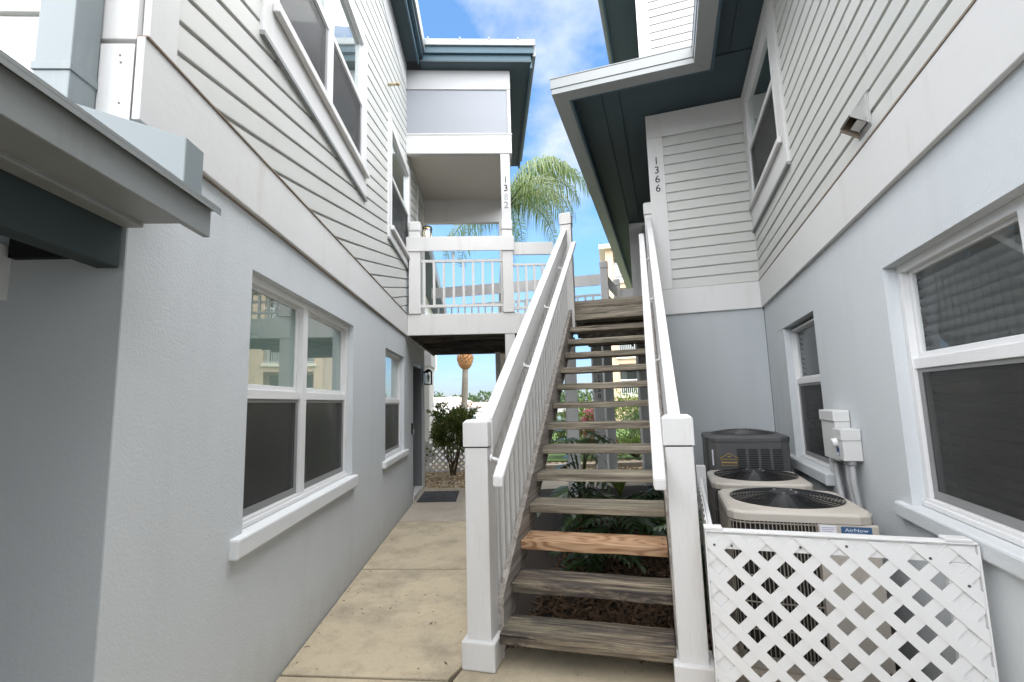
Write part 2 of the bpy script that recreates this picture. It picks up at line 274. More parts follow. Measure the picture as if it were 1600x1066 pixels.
# ------------------------------------------------------------------ mesh helpers
TINY = ('bolt_heads', 'screw_heads', 'nail_heads', 'print_lines', 'wire_grille', 'grille_band', 'fan_guard', 'louver_panel', 'mat_scrollwork', 'blade_set')
class MB:
    def __init__(s): s.v = []; s.f = []
    def add(s, vs, fs):
        k = len(s.v); s.v += [tuple(x) for x in vs]; s.f += [tuple(i+k for i in f) for f in fs]; return s
    def hexa(s, p): return s.add(p, [(0, 3, 2, 1), (4, 5, 6, 7), (0, 1, 5, 4), (1, 2, 6, 5), (2, 3, 7, 6), (3, 0, 4, 7)])
    def box(s, x0, x1, y0, y1, z0, z1):
        return s.hexa([(x0, y0, z0), (x1, y0, z0), (x1, y1, z0), (x0, y1, z0), (x0, y0, z1), (x1, y0, z1), (x1, y1, z1), (x0, y1, z1)])
    def tbox(s, T, u0, u1, n0, n1, z0, z1):
        O, U, Nn = T; P = lambda u, n, z: O+U*u+Nn*n+Vector((0, 0, z))
        return s.hexa([P(u0, n0, z0), P(u1, n0, z0), P(u1, n1, z0), P(u0, n1, z0), P(u0, n0, z1), P(u1, n0, z1), P(u1, n1, z1), P(u0, n1, z1)])
    def beam(s, a, b, w, h, side=None):   # w along 'side', h along the third axis
        a = Vector(a); b = Vector(b); d = (b-a).normalized()
        sd = Vector(side) if side else (d.cross(Vector((0, 0, 1))) if abs(d.z) < .98 else Vector((1, 0, 0)))
        sd = (sd-d*sd.dot(d)).normalized(); n = d.cross(sd).normalized(); A = sd*w/2; B = n*h/2
        return s.hexa([a-A-B, a+A-B, a+A+B, a-A+B, b-A-B, b+A-B, b+A+B, b-A+B])
    def prism(s, poly, fn, d0, d1):   # poly in 2-D, fn(p, d) -> 3-D
        n = len(poly); vs = [fn(p, d0) for p in poly]+[fn(p, d1) for p in poly]
        fs = [tuple(range(n-1, -1, -1)), tuple(range(n, 2*n))]+[(i, (i+1) % n, n+(i+1) % n, n+i) for i in range(n)]
        return s.add(vs, fs)
    def tube(s, pts, rad, n=8, cap=True, closed=False):
        pts = [Vector(p) for p in pts]; k = len(pts); vs = []; fs = []
        rr = rad if isinstance(rad, (list, tuple)) else [rad]*k
        ref = None
        for i, p in enumerate(pts):
            a = pts[(i-1) % k] if (closed or i) else p; c = pts[(i+1) % k] if (closed or i < k-1) else p
            d = (c-a).normalized()
            if ref is None: ref = d.orthogonal().normalized()
            ref = (ref-d*ref.dot(d)); ref = ref.normalized() if ref.length > 1e-6 else d.orthogonal().normalized()
            bn = d.cross(ref)
            vs += [p+(ref*math.cos(2*PI*j/n)+bn*math.sin(2*PI*j/n))*rr[i] for j in range(n)]
        for i in range(k if closed else k-1):
            for j in range(n):
                a = i*n+j; b2 = i*n+(j+1) % n; c = ((i+1) % k)*n+(j+1) % n; d = ((i+1) % k)*n+j; fs.append((a, b2, c, d))
        if cap and not closed: fs += [tuple(range(n-1, -1, -1)), tuple((k-1)*n+j for j in range(n))]
        return s.add(vs, fs)
    def lathe(s, prof, n=20, c=(0, 0, 0)):
        c = Vector(c); vs = []; fs = []; k = len(prof)
        for r, z in prof: vs += [c+Vector((r*math.cos(2*PI*j/n), r*math.sin(2*PI*j/n), z)) for j in range(n)]
        for i in range(k-1):
            for j in range(n): fs.append((i*n+j, i*n+(j+1) % n, (i+1)*n+(j+1) % n, (i+1)*n+j))
        if prof[0][0] > 1e-4: fs.append(tuple(range(n-1, -1, -1)))
        if prof[-1][0] > 1e-4: fs.append(tuple((k-1)*n+j for j in range(n)))
        return s.add(vs, fs)
    def build(s, name, mat, parent=None, bev=0, smooth=False, recalc=True):
        o = bpy.data.objects.new(name, s.mesh(name, mat, parent, smooth, recalc)); C.objects.link(o)
        if parent: o.parent = parent; o['_']=0; del o['_']
        if bev:
            md = o.modifiers.new('bevel', 'BEVEL'); md.width = bev; md.segments = 2; md.limit_method = 'ANGLE'; md.angle_limit = .6
        ORG[o.name] = ORG[parent.name] if parent else Vector((0, 0, 0))
        if name in TINY: o['kind'] = 'stuff'
        return o
    def mesh(s, name, mat, parent=None, smooth=False, recalc=True):
        og = ORG[parent.name] if parent else Vector((0, 0, 0))
        me = bpy.data.meshes.new(name); me.from_pydata([tuple(Vector(v)-og) for v in s.v], [], s.f)
        if recalc:
            bm = bmesh.new(); bm.from_mesh(me); bmesh.ops.recalc_face_normals(bm, faces=bm.faces); bm.to_mesh(me); bm.free()
        if mat: me.materials.append(MT[mat] if isinstance(mat, str) else mat)
        if smooth: me.polygons.foreach_set('use_smooth', [True]*len(me.polygons))
        return me
ORG = {}
def tag(o, label=None, cat=None, group=None, kind=None):
    if label: o['label'] = label
    if cat: o['category'] = cat
    if group: o['group'] = group
    if kind: o['kind'] = kind
    return o
def thing(name, label, cat, org=(0, 0, 0), head=0, group=None):
    """Empty at the thing's base; its parts are written in the frame turned by -head about z."""
    o = bpy.data.objects.new(name, None); C.objects.link(o); o.empty_display_size = .2
    org = Vector(org); o.rotation_euler = (0, 0, -head); o.location = Matrix.Rotation(-head, 3, 'Z') @ org
    ORG[o.name] = org; tag(o, label, cat, group); return o
def solo(mb, name, mat, label, cat, org=(0, 0, 0), head=0, group=None, bev=0, smooth=False, kind=None):
    org = Vector(org); k = MB(); k.v = [tuple(Vector(v)-org) for v in mb.v]; k.f = mb.f
    o = k.build(name, mat, None, bev, smooth); o.rotation_euler = (0, 0, -head); o.location = Matrix.Rotation(-head, 3, 'Z') @ org
    return tag(o, label, cat, group, kind)
def struct(mb, name, mat, parent=None, bev=0):
    o = mb.build(name, mat, parent, bev)
    if not parent: o['kind'] = 'structure'
    return o
def V(*a): return Vector(a)
TL = (V(-1.32, 0, 0), V(0, 1, 0), V(1, 0, 0))
TLF = (V(0, 1.77, 0), V(1, 0, 0), V(0, -1, 0))
TRW = (V(1.215, 0, 0), V(0, 1, 0), V(-1, 0, 0))
SB = 6.65
TRB = (V(0, SB, 0), V(1, 0, 0), V(0, -1, 0))
def wall(T, u0, u1, z0, z1, holes, depth=.22, n0=0.0):
    us = sorted({u0, u1, *[h[0] for h in holes], *[h[1] for h in holes]}); zs = sorted({z0, z1, *[h[2] for h in holes], *[h[3] for h in holes]})
    us = [u for u in us if u0 <= u <= u1]; zs = [z for z in zs if z0 <= z <= z1]
    O, U, Nn = T; P = lambda u, n, z: O+U*u+Nn*(n+n0)+V(0, 0, z); mb = MB()
    solid = lambda i, j: 0 <= i < len(us)-1 and 0 <= j < len(zs)-1 and not any(h[0] <= (us[i]+us[i+1])/2 <= h[1] and h[2] <= (zs[j]+zs[j+1])/2 <= h[3] for h in holes)
    idx = {}
    def vi(u, n, z):
        k = (round(u, 4), n, round(z, 4))
        if k not in idx: idx[k] = len(mb.v); mb.v.append(tuple(P(u, n, z)))
        return idx[k]
    for i in range(len(us)-1):
        for j in range(len(zs)-1):
            if not solid(i, j): continue
            a, b, c, d = us[i], us[i+1], zs[j], zs[j+1]
            mb.f.append((vi(a, 0, c), vi(b, 0, c), vi(b, 0, d), vi(a, 0, d))); mb.f.append((vi(a, -depth, c), vi(a, -depth, d), vi(b, -depth, d), vi(b, -depth, c)))
            if not solid(i-1, j): mb.f.append((vi(a, 0, c), vi(a, 0, d), vi(a, -depth, d), vi(a, -depth, c)))
            if not solid(i+1, j): mb.f.append((vi(b, 0, c), vi(b, -depth, c), vi(b, -depth, d), vi(b, 0, d)))
            if not solid(i, j-1): mb.f.append((vi(a, 0, c), vi(a, -depth, c), vi(b, -depth, c), vi(b, 0, c)))
            if not solid(i, j+1): mb.f.append((vi(a, 0, d), vi(b, 0, d), vi(b, -depth, d), vi(a, -depth, d)))
    return mb
def siding(T, parent, u0, u1, z0, z1, holes, h=.13, seams=(), n0=0.0, mat='siding'):
    O, U, Nn = T; z = z0; row = 0
    while z < z1-.02:
        hh = min(h, z1-z); segs = [(u0, u1)]
        for (a, b, c, d) in holes:
            if c < z+hh*.5 < d: segs = [q for (s0, s1) in segs for q in ((s0, min(s1, a)), (max(s0, b), s1)) if q[1]-q[0] > .02]
        for sm in seams:
            x = sm+(((row*37) % 11)-5)*.22
            segs = [q for (s0, s1) in segs for q in (((s0, x-.002), (x+.002, s1)) if s0+.25 < x < s1-.25 else ((s0, s1),))]
        prof = [(0, z), (.0235, z+.001), (.0245, z+.006), (.0205, z+hh*.85), (.003, z+hh*.955), (.002, z+hh+.004), (0, z+hh+.004)]
        for s0, s1 in segs:
            j = R_.uniform(-.0012, .0012); tw = R_.uniform(-.002, .002)
            MB().prism(prof, lambda p, d: O+U*d+Nn*(p[0]+n0+(j if p[0] else 0))+V(0, 0, p[1]+tw*(1 if d == s1 else -1)), s0, s1).build('siding_board', mat, parent)
        z += h; row += 1
def clip_poly(p, x0, x1, y0, y1):
    for (ax, lim, sg) in ((0, x0, 1), (0, x1, -1), (1, y0, 1), (1, y1, -1)):
        out = []
        for i in range(len(p)):
            a, b = p[i], p[(i+1) % len(p)]; da, db_ = sg*(a[ax]-lim), sg*(b[ax]-lim)
            if da >= 0: out.append(a)
            if (da >= 0) != (db_ >= 0):
                t_ = da/(da-db_); out.append((a[0]+(b[0]-a[0])*t_, a[1]+(b[1]-a[1])*t_))
        p = out
        if len(p) < 3: return []
    return p
def sloped_siding(T, parent, u0, u1, z0, z1, holes, h=.1432, slope=.238, zref=2.998, uref=2.0):
    # these boards climb along the wall; each is cut off at the belly band, frieze and window trim
    O, U, Nn = T; prof = [(0, 0), (.0245, .0008), (.0255, .006), (.0215, h*.85), (.003, h*.955), (.002, h+.003)]
    cols = sorted({u0, u1, *[x for q in holes for x in q[:2] if u0 < x < u1]})
    rects = []
    for a, b in zip(cols, cols[1:]):
        zz_ = [(z0, z1)]
        for (ha, hb, hc, hd) in holes:
            if ha <= (a+b)/2 <= hb: zz_ = [q for (c, d) in zz_ for q in ((c, min(d, hc)), (max(c, hd), d)) if q[1]-q[0] > .01]
        rects += [(a, b, c, d) for c, d in zz_]
    for k in range(-16, 30):
        seam = u0+.9+((k*1.618+20) % 1)*2.6; cuts = [u0]
        if k == -2: seam = 4.42
        while seam < u1: cuts.append(seam); seam += 3.66
        cuts.append(u1); jit = R_.uniform(-.0008, .0008)
        for ca, cb in zip(cuts, cuts[1:]):
            groups = []; last = None
            for (a, b, c, d) in rects:
                a2, b2 = max(a, ca+.0015), min(b, cb-.0015)
                if b2-a2 < .005: continue
                mb = MB(); base = lambda u: zref+k*h+slope*(u-uref)
                for (n_a, za), (n_b, zb) in zip(prof, prof[1:]):
                    pl = [(a2, base(a2)+za), (b2, base(b2)+za), (b2, base(b2)+zb), (a2, base(a2)+zb)]
                    pl = clip_poly(pl, a2, b2, c, d)
                    if len(pl) < 3: continue
                    vs = []
                    for (u, z) in pl:
                        f_ = (z-base(u)-za)/(zb-za) if zb != za else 0; n = n_a+(n_b-n_a)*max(0, min(1, f_)); vs.append(O+U*u+Nn*(n+jit+.001)+V(0, 0, z))
                    mb.add(vs, [tuple(range(len(vs)))])
                if not mb.f: continue
                bz = base(a2); ok = groups and last is not None and abs(last[0]-a2) < .004 and max(bz, last[1], c)+.004 < min(bz+h, last[2], d)
                if ok: groups[-1].add(mb.v, mb.f)
                else: groups.append(mb)
                last = (b2, c, d)
            for g_ in groups: g_.build('siding_board', 'siding', parent)
def window(T, parent, u0, u1, z0, z1, n, meet, units=1, lower_screen=True, upper='glass', fw_=.045, label=None, sill=None, jamb='vinyl', mull=None, sillmat='sill', blinds=False, w=.032):
    """single- or double-unit sash window; frame mesh is the part, panes, screens and sill its sub-parts"""
    O, U, Nn = T; f = MB()
    f.tbox(T, u0, u1, n-.05, n+.02, z1-fw_, z1); f.tbox(T, u0, u1, n-.05, n+.025, z0, z0+fw_); f.tbox(T, u0+.002, u1-.002, n+.0251, n+.04, z0+.001, z0+fw_*.6)
    f.tbox(T, u0, u0+fw_, n-.05, n+.02, z0+fw_, z1-fw_); f.tbox(T, u1-fw_, u1, n-.05, n+.02, z0+fw_, z1-fw_)
    ed = [(u0+fw_, u1-fw_)]
    if units == 2:
        mu = mull or (u0+u1)/2; f.tbox(T, mu-.045, mu+.045, n-.05, n+.024, z0+fw_, z1-fw_); ed = [(u0+fw_, mu-.045), (mu+.045, u1-fw_)]
    for a, b in ed:   # sashes
        f.tbox(T, a, b, n-.035, n+.012, meet-.028, meet+.028)
        for (c, d, nn) in ((z0+fw_, meet-.028, n-.002), (meet+.028, z1-fw_, n-.014)):
            f.tbox(T, a, a+w, n-.04, nn, c, d); f.tbox(T, b-w, b, n-.04, nn, c, d); f.tbox(T, a+w, b-w, n-.04, nn, d-w*.6, d); f.tbox(T, a+w, b-w, n-.04, nn, c, c+w)
    fo = f.build('window', jamb, parent, .003)
    if label: fo['label'] = label
    for a, b in ed:
        MB().tbox(T, a+.03, b-.03, n-.034, n-.026, meet+.05, z1-fw_-.015).build('pane', upper, fo)
        MB().tbox(T, a+.03, b-.03, n-.030, n-.022, z0+fw_+.025, meet-.04).build('pane', 'clearpane' if blinds else 'glass', fo)
        if blinds:
            z = z0+fw_+.03
            while z < z1-fw_-.02:
                MB().add([O+U*(a-.05)+Nn*(n-.095)+V(0, 0, z), O+U*(b+.13)+Nn*(n-.095)+V(0, 0, z), O+U*(b+.13)+Nn*(n-.055)+V(0, 0, z+.046), O+U*(a-.05)+Nn*(n-.055)+V(0, 0, z+.046)], [(0, 1, 2, 3)]).build('blind_slat', 'blind', fo); z += .052
            rd = MB().tbox(T, a-.03, b+.03, n-.135, n-.11, z0+.002, z1-.002)
            for e in (u0+.002, u1-.006): rd.tbox(T, e, e+.004, n-.109, n-.051, z0+.002, z1-.002)
            rd.build('room_darkness', 'darkvoid', fo)
        if lower_screen:
            MB().tbox(T, a+.045, b-.045, n-.004, n-.0025, z0+fw_+.045, meet-.045).build('screen', 'screen', fo)
            k = MB(); c, d = z0+fw_+.004, meet-.03
            k.tbox(T, a+.004, b-.004, n-.008, n+.002, c, c+.04); k.tbox(T, a+.004, b-.004, n-.008, n+.002, d-.02, d)
            k.tbox(T, a+.004, a+.045, n-.008, n+.002, c+.04, d-.02); k.tbox(T, b-.045, b-.004, n-.008, n+.002, c+.04, d-.02)
            k.build('screen_frame', 'screenframe', fo)
    if sill:
        s = MB(); s.tbox(T, sill[0], sill[1], n-.02, sill[4], sill[2], sill[3])
        s.build('sill', sillmat, fo, .012)
    return fo
def text(s, size, T, u, z, n, mat, parent, name='number', extrude=.004, vert=False, align='CENTER', sx=1):
    O, U, Nn = T; cu = bpy.data.curves.new('t', 'FONT'); cu.body = s; cu.size = size; cu.extrude = extrude; cu.align_x = align; cu.resolution_u = 4
    to = bpy.data.objects.new('t', cu); C.objects.link(to); bpy.context.view_layer.update()
    me = bpy.data.meshes.new_from_object(to.evaluated_get(bpy.context.evaluated_depsgraph_get())); bpy.data.objects.remove(to)
    og = ORG[parent.name]; right = V(0, 0, 1).cross(Nn)   # reading direction seen from outside
    for v in me.vertices: v.co = O+U*u+right*(v.co.x*sx)+Nn*(n+v.co.z)+V(0, 0, z+v.co.y)-og
    me.materials.clear(); me.materials.append(MT[mat]); me.name = name
    o = bpy.data.objects.new(name, me); C.objects.link(o); o.parent = parent; ORG[o.name] = og; return o

# ------------------------------------------------------------------ ground
g = MB(); nx = 24
for i in range(1): g.add([(-700, -300, -.12), (700, -300, -.12), (700, 1500, -.12), (-700, 1500, -.12)], [(0, 1, 2, 3)])
struct(g, 'ground', 'asphalt')
b_ = MB().add([(-.2, 2.2, -.02), (7, 2.2, -.02), (7, 9.2, -.02), (-.2, 9.2, -.02)], [(0, 1, 2, 3)]); struct(b_, 'mulch_bed', 'soil')
walk = struct(MB().box(-1.31, .02, -3, 9.62, -.10, -.035), 'walkway', 'soil')
def slab(x, mat):   # polygon slab with sub-divided, slightly uneven outline
    return MB().prism(x, lambda p, d: V(p[0], p[1], d), -.09, 0).build('concrete_slab', mat, walk, .008)
j = .008
slab([(-1.31, -1.0), (-.28, -1.0), (-.28, 1.35), (-1.31, 1.35)], 'concrete')
slab([(-1.31, 1.36), (-.28, 1.36), (-.27, 3.04), (-1.31, 3.20)], 'concrete')
slab([(-1.31, 3.22), (-.285, 3.065), (-.19, 3.24), (0.0, 3.30), (0.0, 4.90), (-1.31, 5.07)], 'concrete')
slab([(-1.31, 5.095), (0.0, 4.925), (0.0, 6.83), (-1.31, 6.99)], 'concrete')
slab([(-1.31, 7.015), (0.0, 6.855), (0.0, 9.45), (-1.31, 9.66)], 'concrete2')
slab([(-.262, -1), (1.2, -1.2), (1.6, 2.1), (1.28, 3.06), (.17, 3.44), (-.175, 3.245), (-.255, 3.045), (-.262, 1.3)], 'concrete')
# rear path, lawn, gravel beds, canal
struct(MB().add([(0.05, 8.4, -.03), (9, 6.6, -.03), (11, 10.6, -.03), (.05, 11.2, -.03)], [(0, 1, 2, 3)]), 'path', 'concrete2')
struct(MB().add([(.8, 13.5, -.035), (40, 10, -.035), (60, 36, -.035), (3, 36, -.035)], [(0, 1, 2, 3)]), 'lawn', 'grass')
struct(MB().add([(-6, 9.6, -.05), (.6, 9.3, -.05), (.8, 14, -.05), (-6, 14.5, -.05)], [(0, 1, 2, 3)]), 'gravel_bed', 'gravelbase')
struct(MB().box(1.0, 12, 11.6, 11.85, -.12, .10), 'garden_kerb', 'concrete2', None, .02)
def scatter(name, mat, label, cat, n, region, size, flat=.55, chips=False, z=0.0):
    mb = MB(); ico = []
    bm = bmesh.new(); bmesh.ops.create_icosphere(bm, subdivisions=1, radius=1); iv = [v.co.copy() for v in bm.verts]; jf = [tuple(v.index for v in f.verts) for f in bm.faces]; bm.free()
    for _ in range(n):
        x, y = region(); s = size*R_.uniform(.5, 1.35); rot = Matrix.Rotation(R_.uniform(0, 6.3), 3, 'Z') @ Matrix.Rotation(R_.gauss(0, .35), 3, 'X') @ Matrix.Rotation(R_.gauss(0, .35), 3, 'Y')
        if chips:
            d = V(s*R_.uniform(.8, 2), s*.35, s*.15); p = [rot @ V(a*d.x, b*d.y, c*d.z)+V(x, y, z+R_.uniform(0, .02)) for c in (-1, 1) for a, b in ((-1, -1), (1, -1), (1, 1), (-1, 1))]
            mb.hexa(p)
        else:
            sc = V(s*R_.uniform(.8, 1.3), s*R_.uniform(.7, 1), s*flat*R_.uniform(.8, 1.2)); o = V(x, y, z+s*.2)
            mb.add([rot @ V(v.x*sc.x, v.y*sc.y, v.z*sc.z)+o for v in iv], jf)
    o = mb.build(name, mat, None, 0, not chips, False); tag(o, label, cat, None, 'stuff'); return o
def reg(x0, x1, y0, y1): return lambda: (R_.uniform(x0, x1), R_.uniform(y0, y1))
scatter('gravel', 'pebble', 'tan river pebbles spread at the end of the walkway', 'gravel', 3600, reg(-2.6, .5, 9.72, 12.6), .036, z=-.04)
scatter('garden_gravel', 'pebble', 'tan pebbles in the garden bed behind the stairs', 'gravel', 1500, reg(1.2, 5, 10.6, 13), .04, z=-.03)
def under():
    t = R_.uniform(-1.0, .5); s = R_.uniform(3.25, 7.6); return (t*math.cos(YS)+s*math.sin(YS), -t*math.sin(YS)+s*math.cos(YS))
scatter('bark_mulch', 'mulch', 'dark bark mulch covering the bed under the stairs', 'mulch', 5200, under, .022, chips=True, z=-.015)

lt = MB()
for _ in range(70):
    x, y = (R_.uniform(-1.25, -.05), R_.uniform(2.2, 7.5)) if R_.random() < .6 else (-1.30+abs(R_.gauss(0, .03)), R_.uniform(3, 9)); a = R_.uniform(0, 6.3); l = R_.uniform(.008, .026); w = l*R_.uniform(.15, .4)
    d = V(math.cos(a)*l, math.sin(a)*l, 0); e = V(-math.sin(a)*w, math.cos(a)*w, 0); p = V(x, y, .003)
    lt.add([p-d, p-e+V(0, 0, .003), p+d+V(0, 0, .002), p+e], [(0, 1, 2, 3)])
tag(lt.build('leaf_litter', 'mulch', None, 0, False, False), 'small dry leaf scraps scattered over the tan walkway', 'leaf litter', None, 'stuff')
# ------------------------------------------------------------------ left building
LB = thing('apartment_building', 'grey stucco apartment building on the left with siding upstairs and a screened porch', 'building', (-1.32, 1.77, 0))
W1 = (2.70, 4.73, .945, 2.385); W2 = (6.18, 7.52, .905, 2.34); DO = (8.36, 9.46, .07, 2.345)
wall(TL, 1.77, 9.83, -.1, 3.0, [W1, W2, DO]).build('ground_floor_wall', 'stucco', LB)
wall(TLF, -5.5, -1.3215, -.1, 2.598, [], .16, .0045).build('return_wall', 'stucco2', LB)  # darker stucco than the side wall, porch shade put into the colour
MB().box(-5.5, -1.545, 1.995, 9.8, -.1, 7.2).build('inner_core', 'darkvoid', LB)
MB().tbox(TL, 1.74, 7.6, .002, .032, 2.69, 3.03).build('band_board', 'trim', LB, .004)
MB().tbox(TL, 7.62, 9.85, .002, .03, 2.69, 3.03).build('band_board', 'trim', LB, .004)
MB().tbox(TL, 1.745, 7.6, .001, .040, 3.031, 3.038).build('drip_edge', 'rust', LB)
MB().tbox(TL, 1.80, 7.6, .003, .010, 2.680, 2.69).build('weathered_strip', 'rust', LB)
MB().tbox(TLF, -5.5, -1.325, -.006, .03, 2.60, 3.00).build('band_board', 'trim', LB, .004)
window(TL, LB, W1[0], W1[1], W1[2]+.012, W1[3], -.075, 1.69, 2, True, 'greenglass', sill=(2.58, 4.80, .85, .955, .045), mull=3.64)
window(TL, LB, W2[0], W2[1], W2[2]+.022, W2[3], -.075, 1.66, 1, True, 'greenglass', sill=(6.02, 7.74, .845, .925, .045))
d_ = MB().tbox(TL, DO[0]+.06, DO[1]-.06, -.20, -.16, .09, DO[3]-.06).build('door', 'doorgrey', LB, .003)
MB().tube([V(-1.46, 8.52, 1.0), V(-1.44, 8.52, 1.0)], .03, 12).build('handle', 'black', d_)
q = MB(); q.tbox(TL, DO[0], DO[1], -.205, .012, -.05, .085); q.build('door_threshold', 'sill', LB, .006)
q = MB(); q.tbox(TL, DO[0]+.002, DO[0]+.06, -.2, -.005, .086, DO[3]-.002); q.tbox(TL, DO[1]-.06, DO[1]-.002, -.2, -.005, .086, DO[3]-.002); q.tbox(TL, DO[0]+.06, DO[1]-.06, -.2, -.005, DO[3]-.06, DO[3]-.002); q.build('door_jamb', 'doorgrey', LB)
# upper floor
MB().tbox(TL, 1.77, 9.83, -.22, -.002, 3.001, 7.3).build('upper_wall', 'siding', LB)
U1 = (2.62, 4.98, 3.80, 5.62); U2 = (6.14, 7.88, 3.80, 5.55)
U3 = (8.72, 9.7, 3.05, 5.75)
sloped_siding(TL, LB, 1.932, 9.82, 3.050, 6.858, [U1, U2, U3])
MB().tbox(TL, 1.765, 1.93, .001, .030, 3.046, 7.3).build('corner_board', 'trim', LB, .004)
MB().tbox(TLF, -1.47, -1.322, -.004, .028, 3.02, 7.3).build('corner_board', 'trim', LB, .004)
MB().tbox(TL, 1.93, 7.55, .001, .034, 6.86, 7.3).build('frieze_board', 'trim', LB, .004)
MB().box(-5.5, -1.54, 1.772, 1.99, 2.31, 7.3).build('upper_wall', 'siding', LB)
siding(TLF, LB, -5.5, -1.47, 3.005, 7.2, [], seams=(-3.2,))
def uwin(T, parent, u, meet, units, mull, z_stool, tw=.14, sill_n=.09):
    fo = window(T, parent, u[0]+tw, u[1]-tw, z_stool, u[3]-tw*.8, .03, meet, units, True, 'glass', .04, mull=mull)
    k = MB(); k.tbox(T, u[0], u[0]+tw, -.001, .045, u[2], u[3]); k.tbox(T, u[1]-tw, u[1], -.001, .045, u[2], u[3]); k.tbox(T, u[0]+tw, u[1]-tw, -.001, .045, u[3]-tw*.8, u[3]); k.tbox(T, u[0]+tw, u[1]-tw, -.001, .043, u[2], z_stool-.002)
    k.build('frame', 'trim', fo, .004)
    MB().tbox(T, u[0]+.10, u[1]-.04, .047, sill_n, z_stool-.05, z_stool+.012).build('sill', 'trim', fo, .006)
    MB().tbox(T, u[0]-.004, u[1]+.004, .0, .055, u[2]-.03, u[2]-.002).build('drip_strip', 'gutter', fo)
    return fo
uwin(TL, LB, U1, 4.77, 2, 3.78, 4.06)
uwin(TL, LB, U2, 4.72, 1, None, 3.98)
q = MB(); q.tbox(TL, U3[0], U3[0]+.1, 0, .04, 3.05, 5.75); q.tbox(TL, U3[1]-.1, U3[1], 0, .04, 3.05, 5.75); q.tbox(TL, U3[0]+.1, U3[1]-.1, 0, .04, 5.62, 5.75); dq = q.build('balcony_door', 'trim', LB, .004)
MB().tbox(TL, U3[0]+.1, U3[1]-.1, .004, .012, 3.06, 5.62).build('pane', 'glass', dq)
# pipe stub
q = MB(); q.tube([V(-1.32, 6.12, 5.93), V(-1.16, 6.14, 5.96)], .018, 10); q.tube([V(-1.165, 6.14, 5.945), V(-1.165, 6.14, 5.975)], .026, 10); q.build('pipe_stub', 'oldpvc', LB, 0, True)
# main eave (runs with the wall) and porch eave
q = MB(); q.box(-1.30, -1.08, -1, 7.45, 7.30, 7.33); q.build('soffit', 'soffit', LB)
MB().box(-1.08, -1.055, -1, 7.42, 7.22, 7.52).build('fascia', 'teal', LB, .003)
MB().box(-1.054, -.99, -1, 7.40, 7.34, 7.50).build('gutter', 'teal', LB, .01)
MB().box(-.989, -.955, -1, 7.38, 7.42, 7.64).build('gutter_lip', 'gutter', LB, .01)
MB().add([(-1.0, -1, 7.64), (-6.5, -1, 9.3), (-6.5, 9.8, 9.3), (-1.0, 9.8, 7.64), (-1.0, -1, 7.56), (-6.5, -1, 9.2), (-6.5, 9.8, 9.2), (-1.0, 9.8, 7.56)], [(0, 1, 2, 3), (7, 6, 5, 4), (0, 3, 7, 4), (0, 4, 5, 1), (3, 2, 6, 7), (1, 5, 6, 2)]).build('roof', 'shingle', LB)
YB = 7.602
FB = (V(0, YB, 0), V(1, 0, 0), V(0, -1, 0))
MB().tbox(FB, -1.318, .458, -.10, 0, 5.745, 6.075).build('porch_beam', 'porchwhite', LB, .005)
MB().tbox(FB, -1.318, .47, -.10, .012, 6.076, 6.094).build('porch_ledge', 'trim', LB)
MB().tbox(FB, -1.318, .40, -.06, -.02, 6.095, 6.90).build('porch_screen', 'screenpanel', LB)
MB().tbox(FB, .402, .455, -.09, -.005, 6.095, 6.90).build('porch_screen_trim', 'porchwhite', LB, .003)
MB().tbox(FB, -1.318, .46, -.10, .001, 6.901, 7.25).build('porch_frieze', 'porchgrey', LB, .004)
MB().box(-1.3, .455, 7.71, 9.80, 5.90, 5.93).build('porch_ceiling', 'ceil', LB)
MB().box(.36, .455, 7.71, 9.80, 5.745, 5.899).build('porch_beam', 'trim', LB, .004)
MB().box(-1.3, .455, 9.81, 9.93, 5.40, 6.0).build('porch_beam', 'trim', LB, .004)
MB().box(.35, .455, 7.71, 9.93, 5.931, 7.25).build('porch_side', 'screenpanel', LB)
MB().box(-1.04, .80, 7.40, 11.0, 7.26, 7.29).build('soffit', 'soffit', LB)
MB().box(-1.0, .815, 7.42, 7.47, 7.28, 7.42).build('fascia', 'teal', LB, .003)
MB().box(-.985, .86, 7.375, 7.419, 7.40, 7.53).build('gutter', 'teal', LB, .008)
MB().box(-.975, .89, 7.34, 7.374, 7.52, 7.635).build('gutter_lip', 'gutter', LB, .008)
MB().box(.80, .84, 7.47, 11.0, 7.20, 7.46).build('fascia', 'teal', LB, .003)
MB().box(.841, .90, 7.42, 11.0, 7.38, 7.60).build('gutter', 'gutter', LB, .008)
for x in (-.9, -.37, .12, .6): MB().box(x-.01, x+.01, 7.33, 7.36, 7.62, 7.66).build('gutter_hanger', 'gutter', LB)
MB().add([(-1.0, 7.36, 7.63), (.88, 7.36, 7.63), (.88, 11, 7.63), (-1.0, 11, 7.63), (-1.0, 9.2, 8.4), (0, 9.2, 8.4)], [(0, 1, 5, 4), (1, 2, 5), (2, 3, 4, 5), (3, 2, 1, 0)]).build('roof', 'shingle', LB)
# porch posts belong to the building (they carry the porch)
pp = MB().box(.262, .415, 7.615, 7.76, 4.54, 5.744).build('porch_post', 'porchwhite', LB, .005)
for ch, zz_, mt in (('1', 5.23, 'digit'), ('3', 5.085, 'digit'), ('8', 4.935, 'digitlight'), ('2', 4.79, 'digitgrey')): text(ch, .16, (V(.340, 7.614, 0), V(1, 0, 0), V(0, -1, 0)), 0, zz_, .002, mt, LB)
MB().box(.27, .40, 9.80, 9.93, 3.0, 5.398).build('porch_post', 'trim', LB, .005)
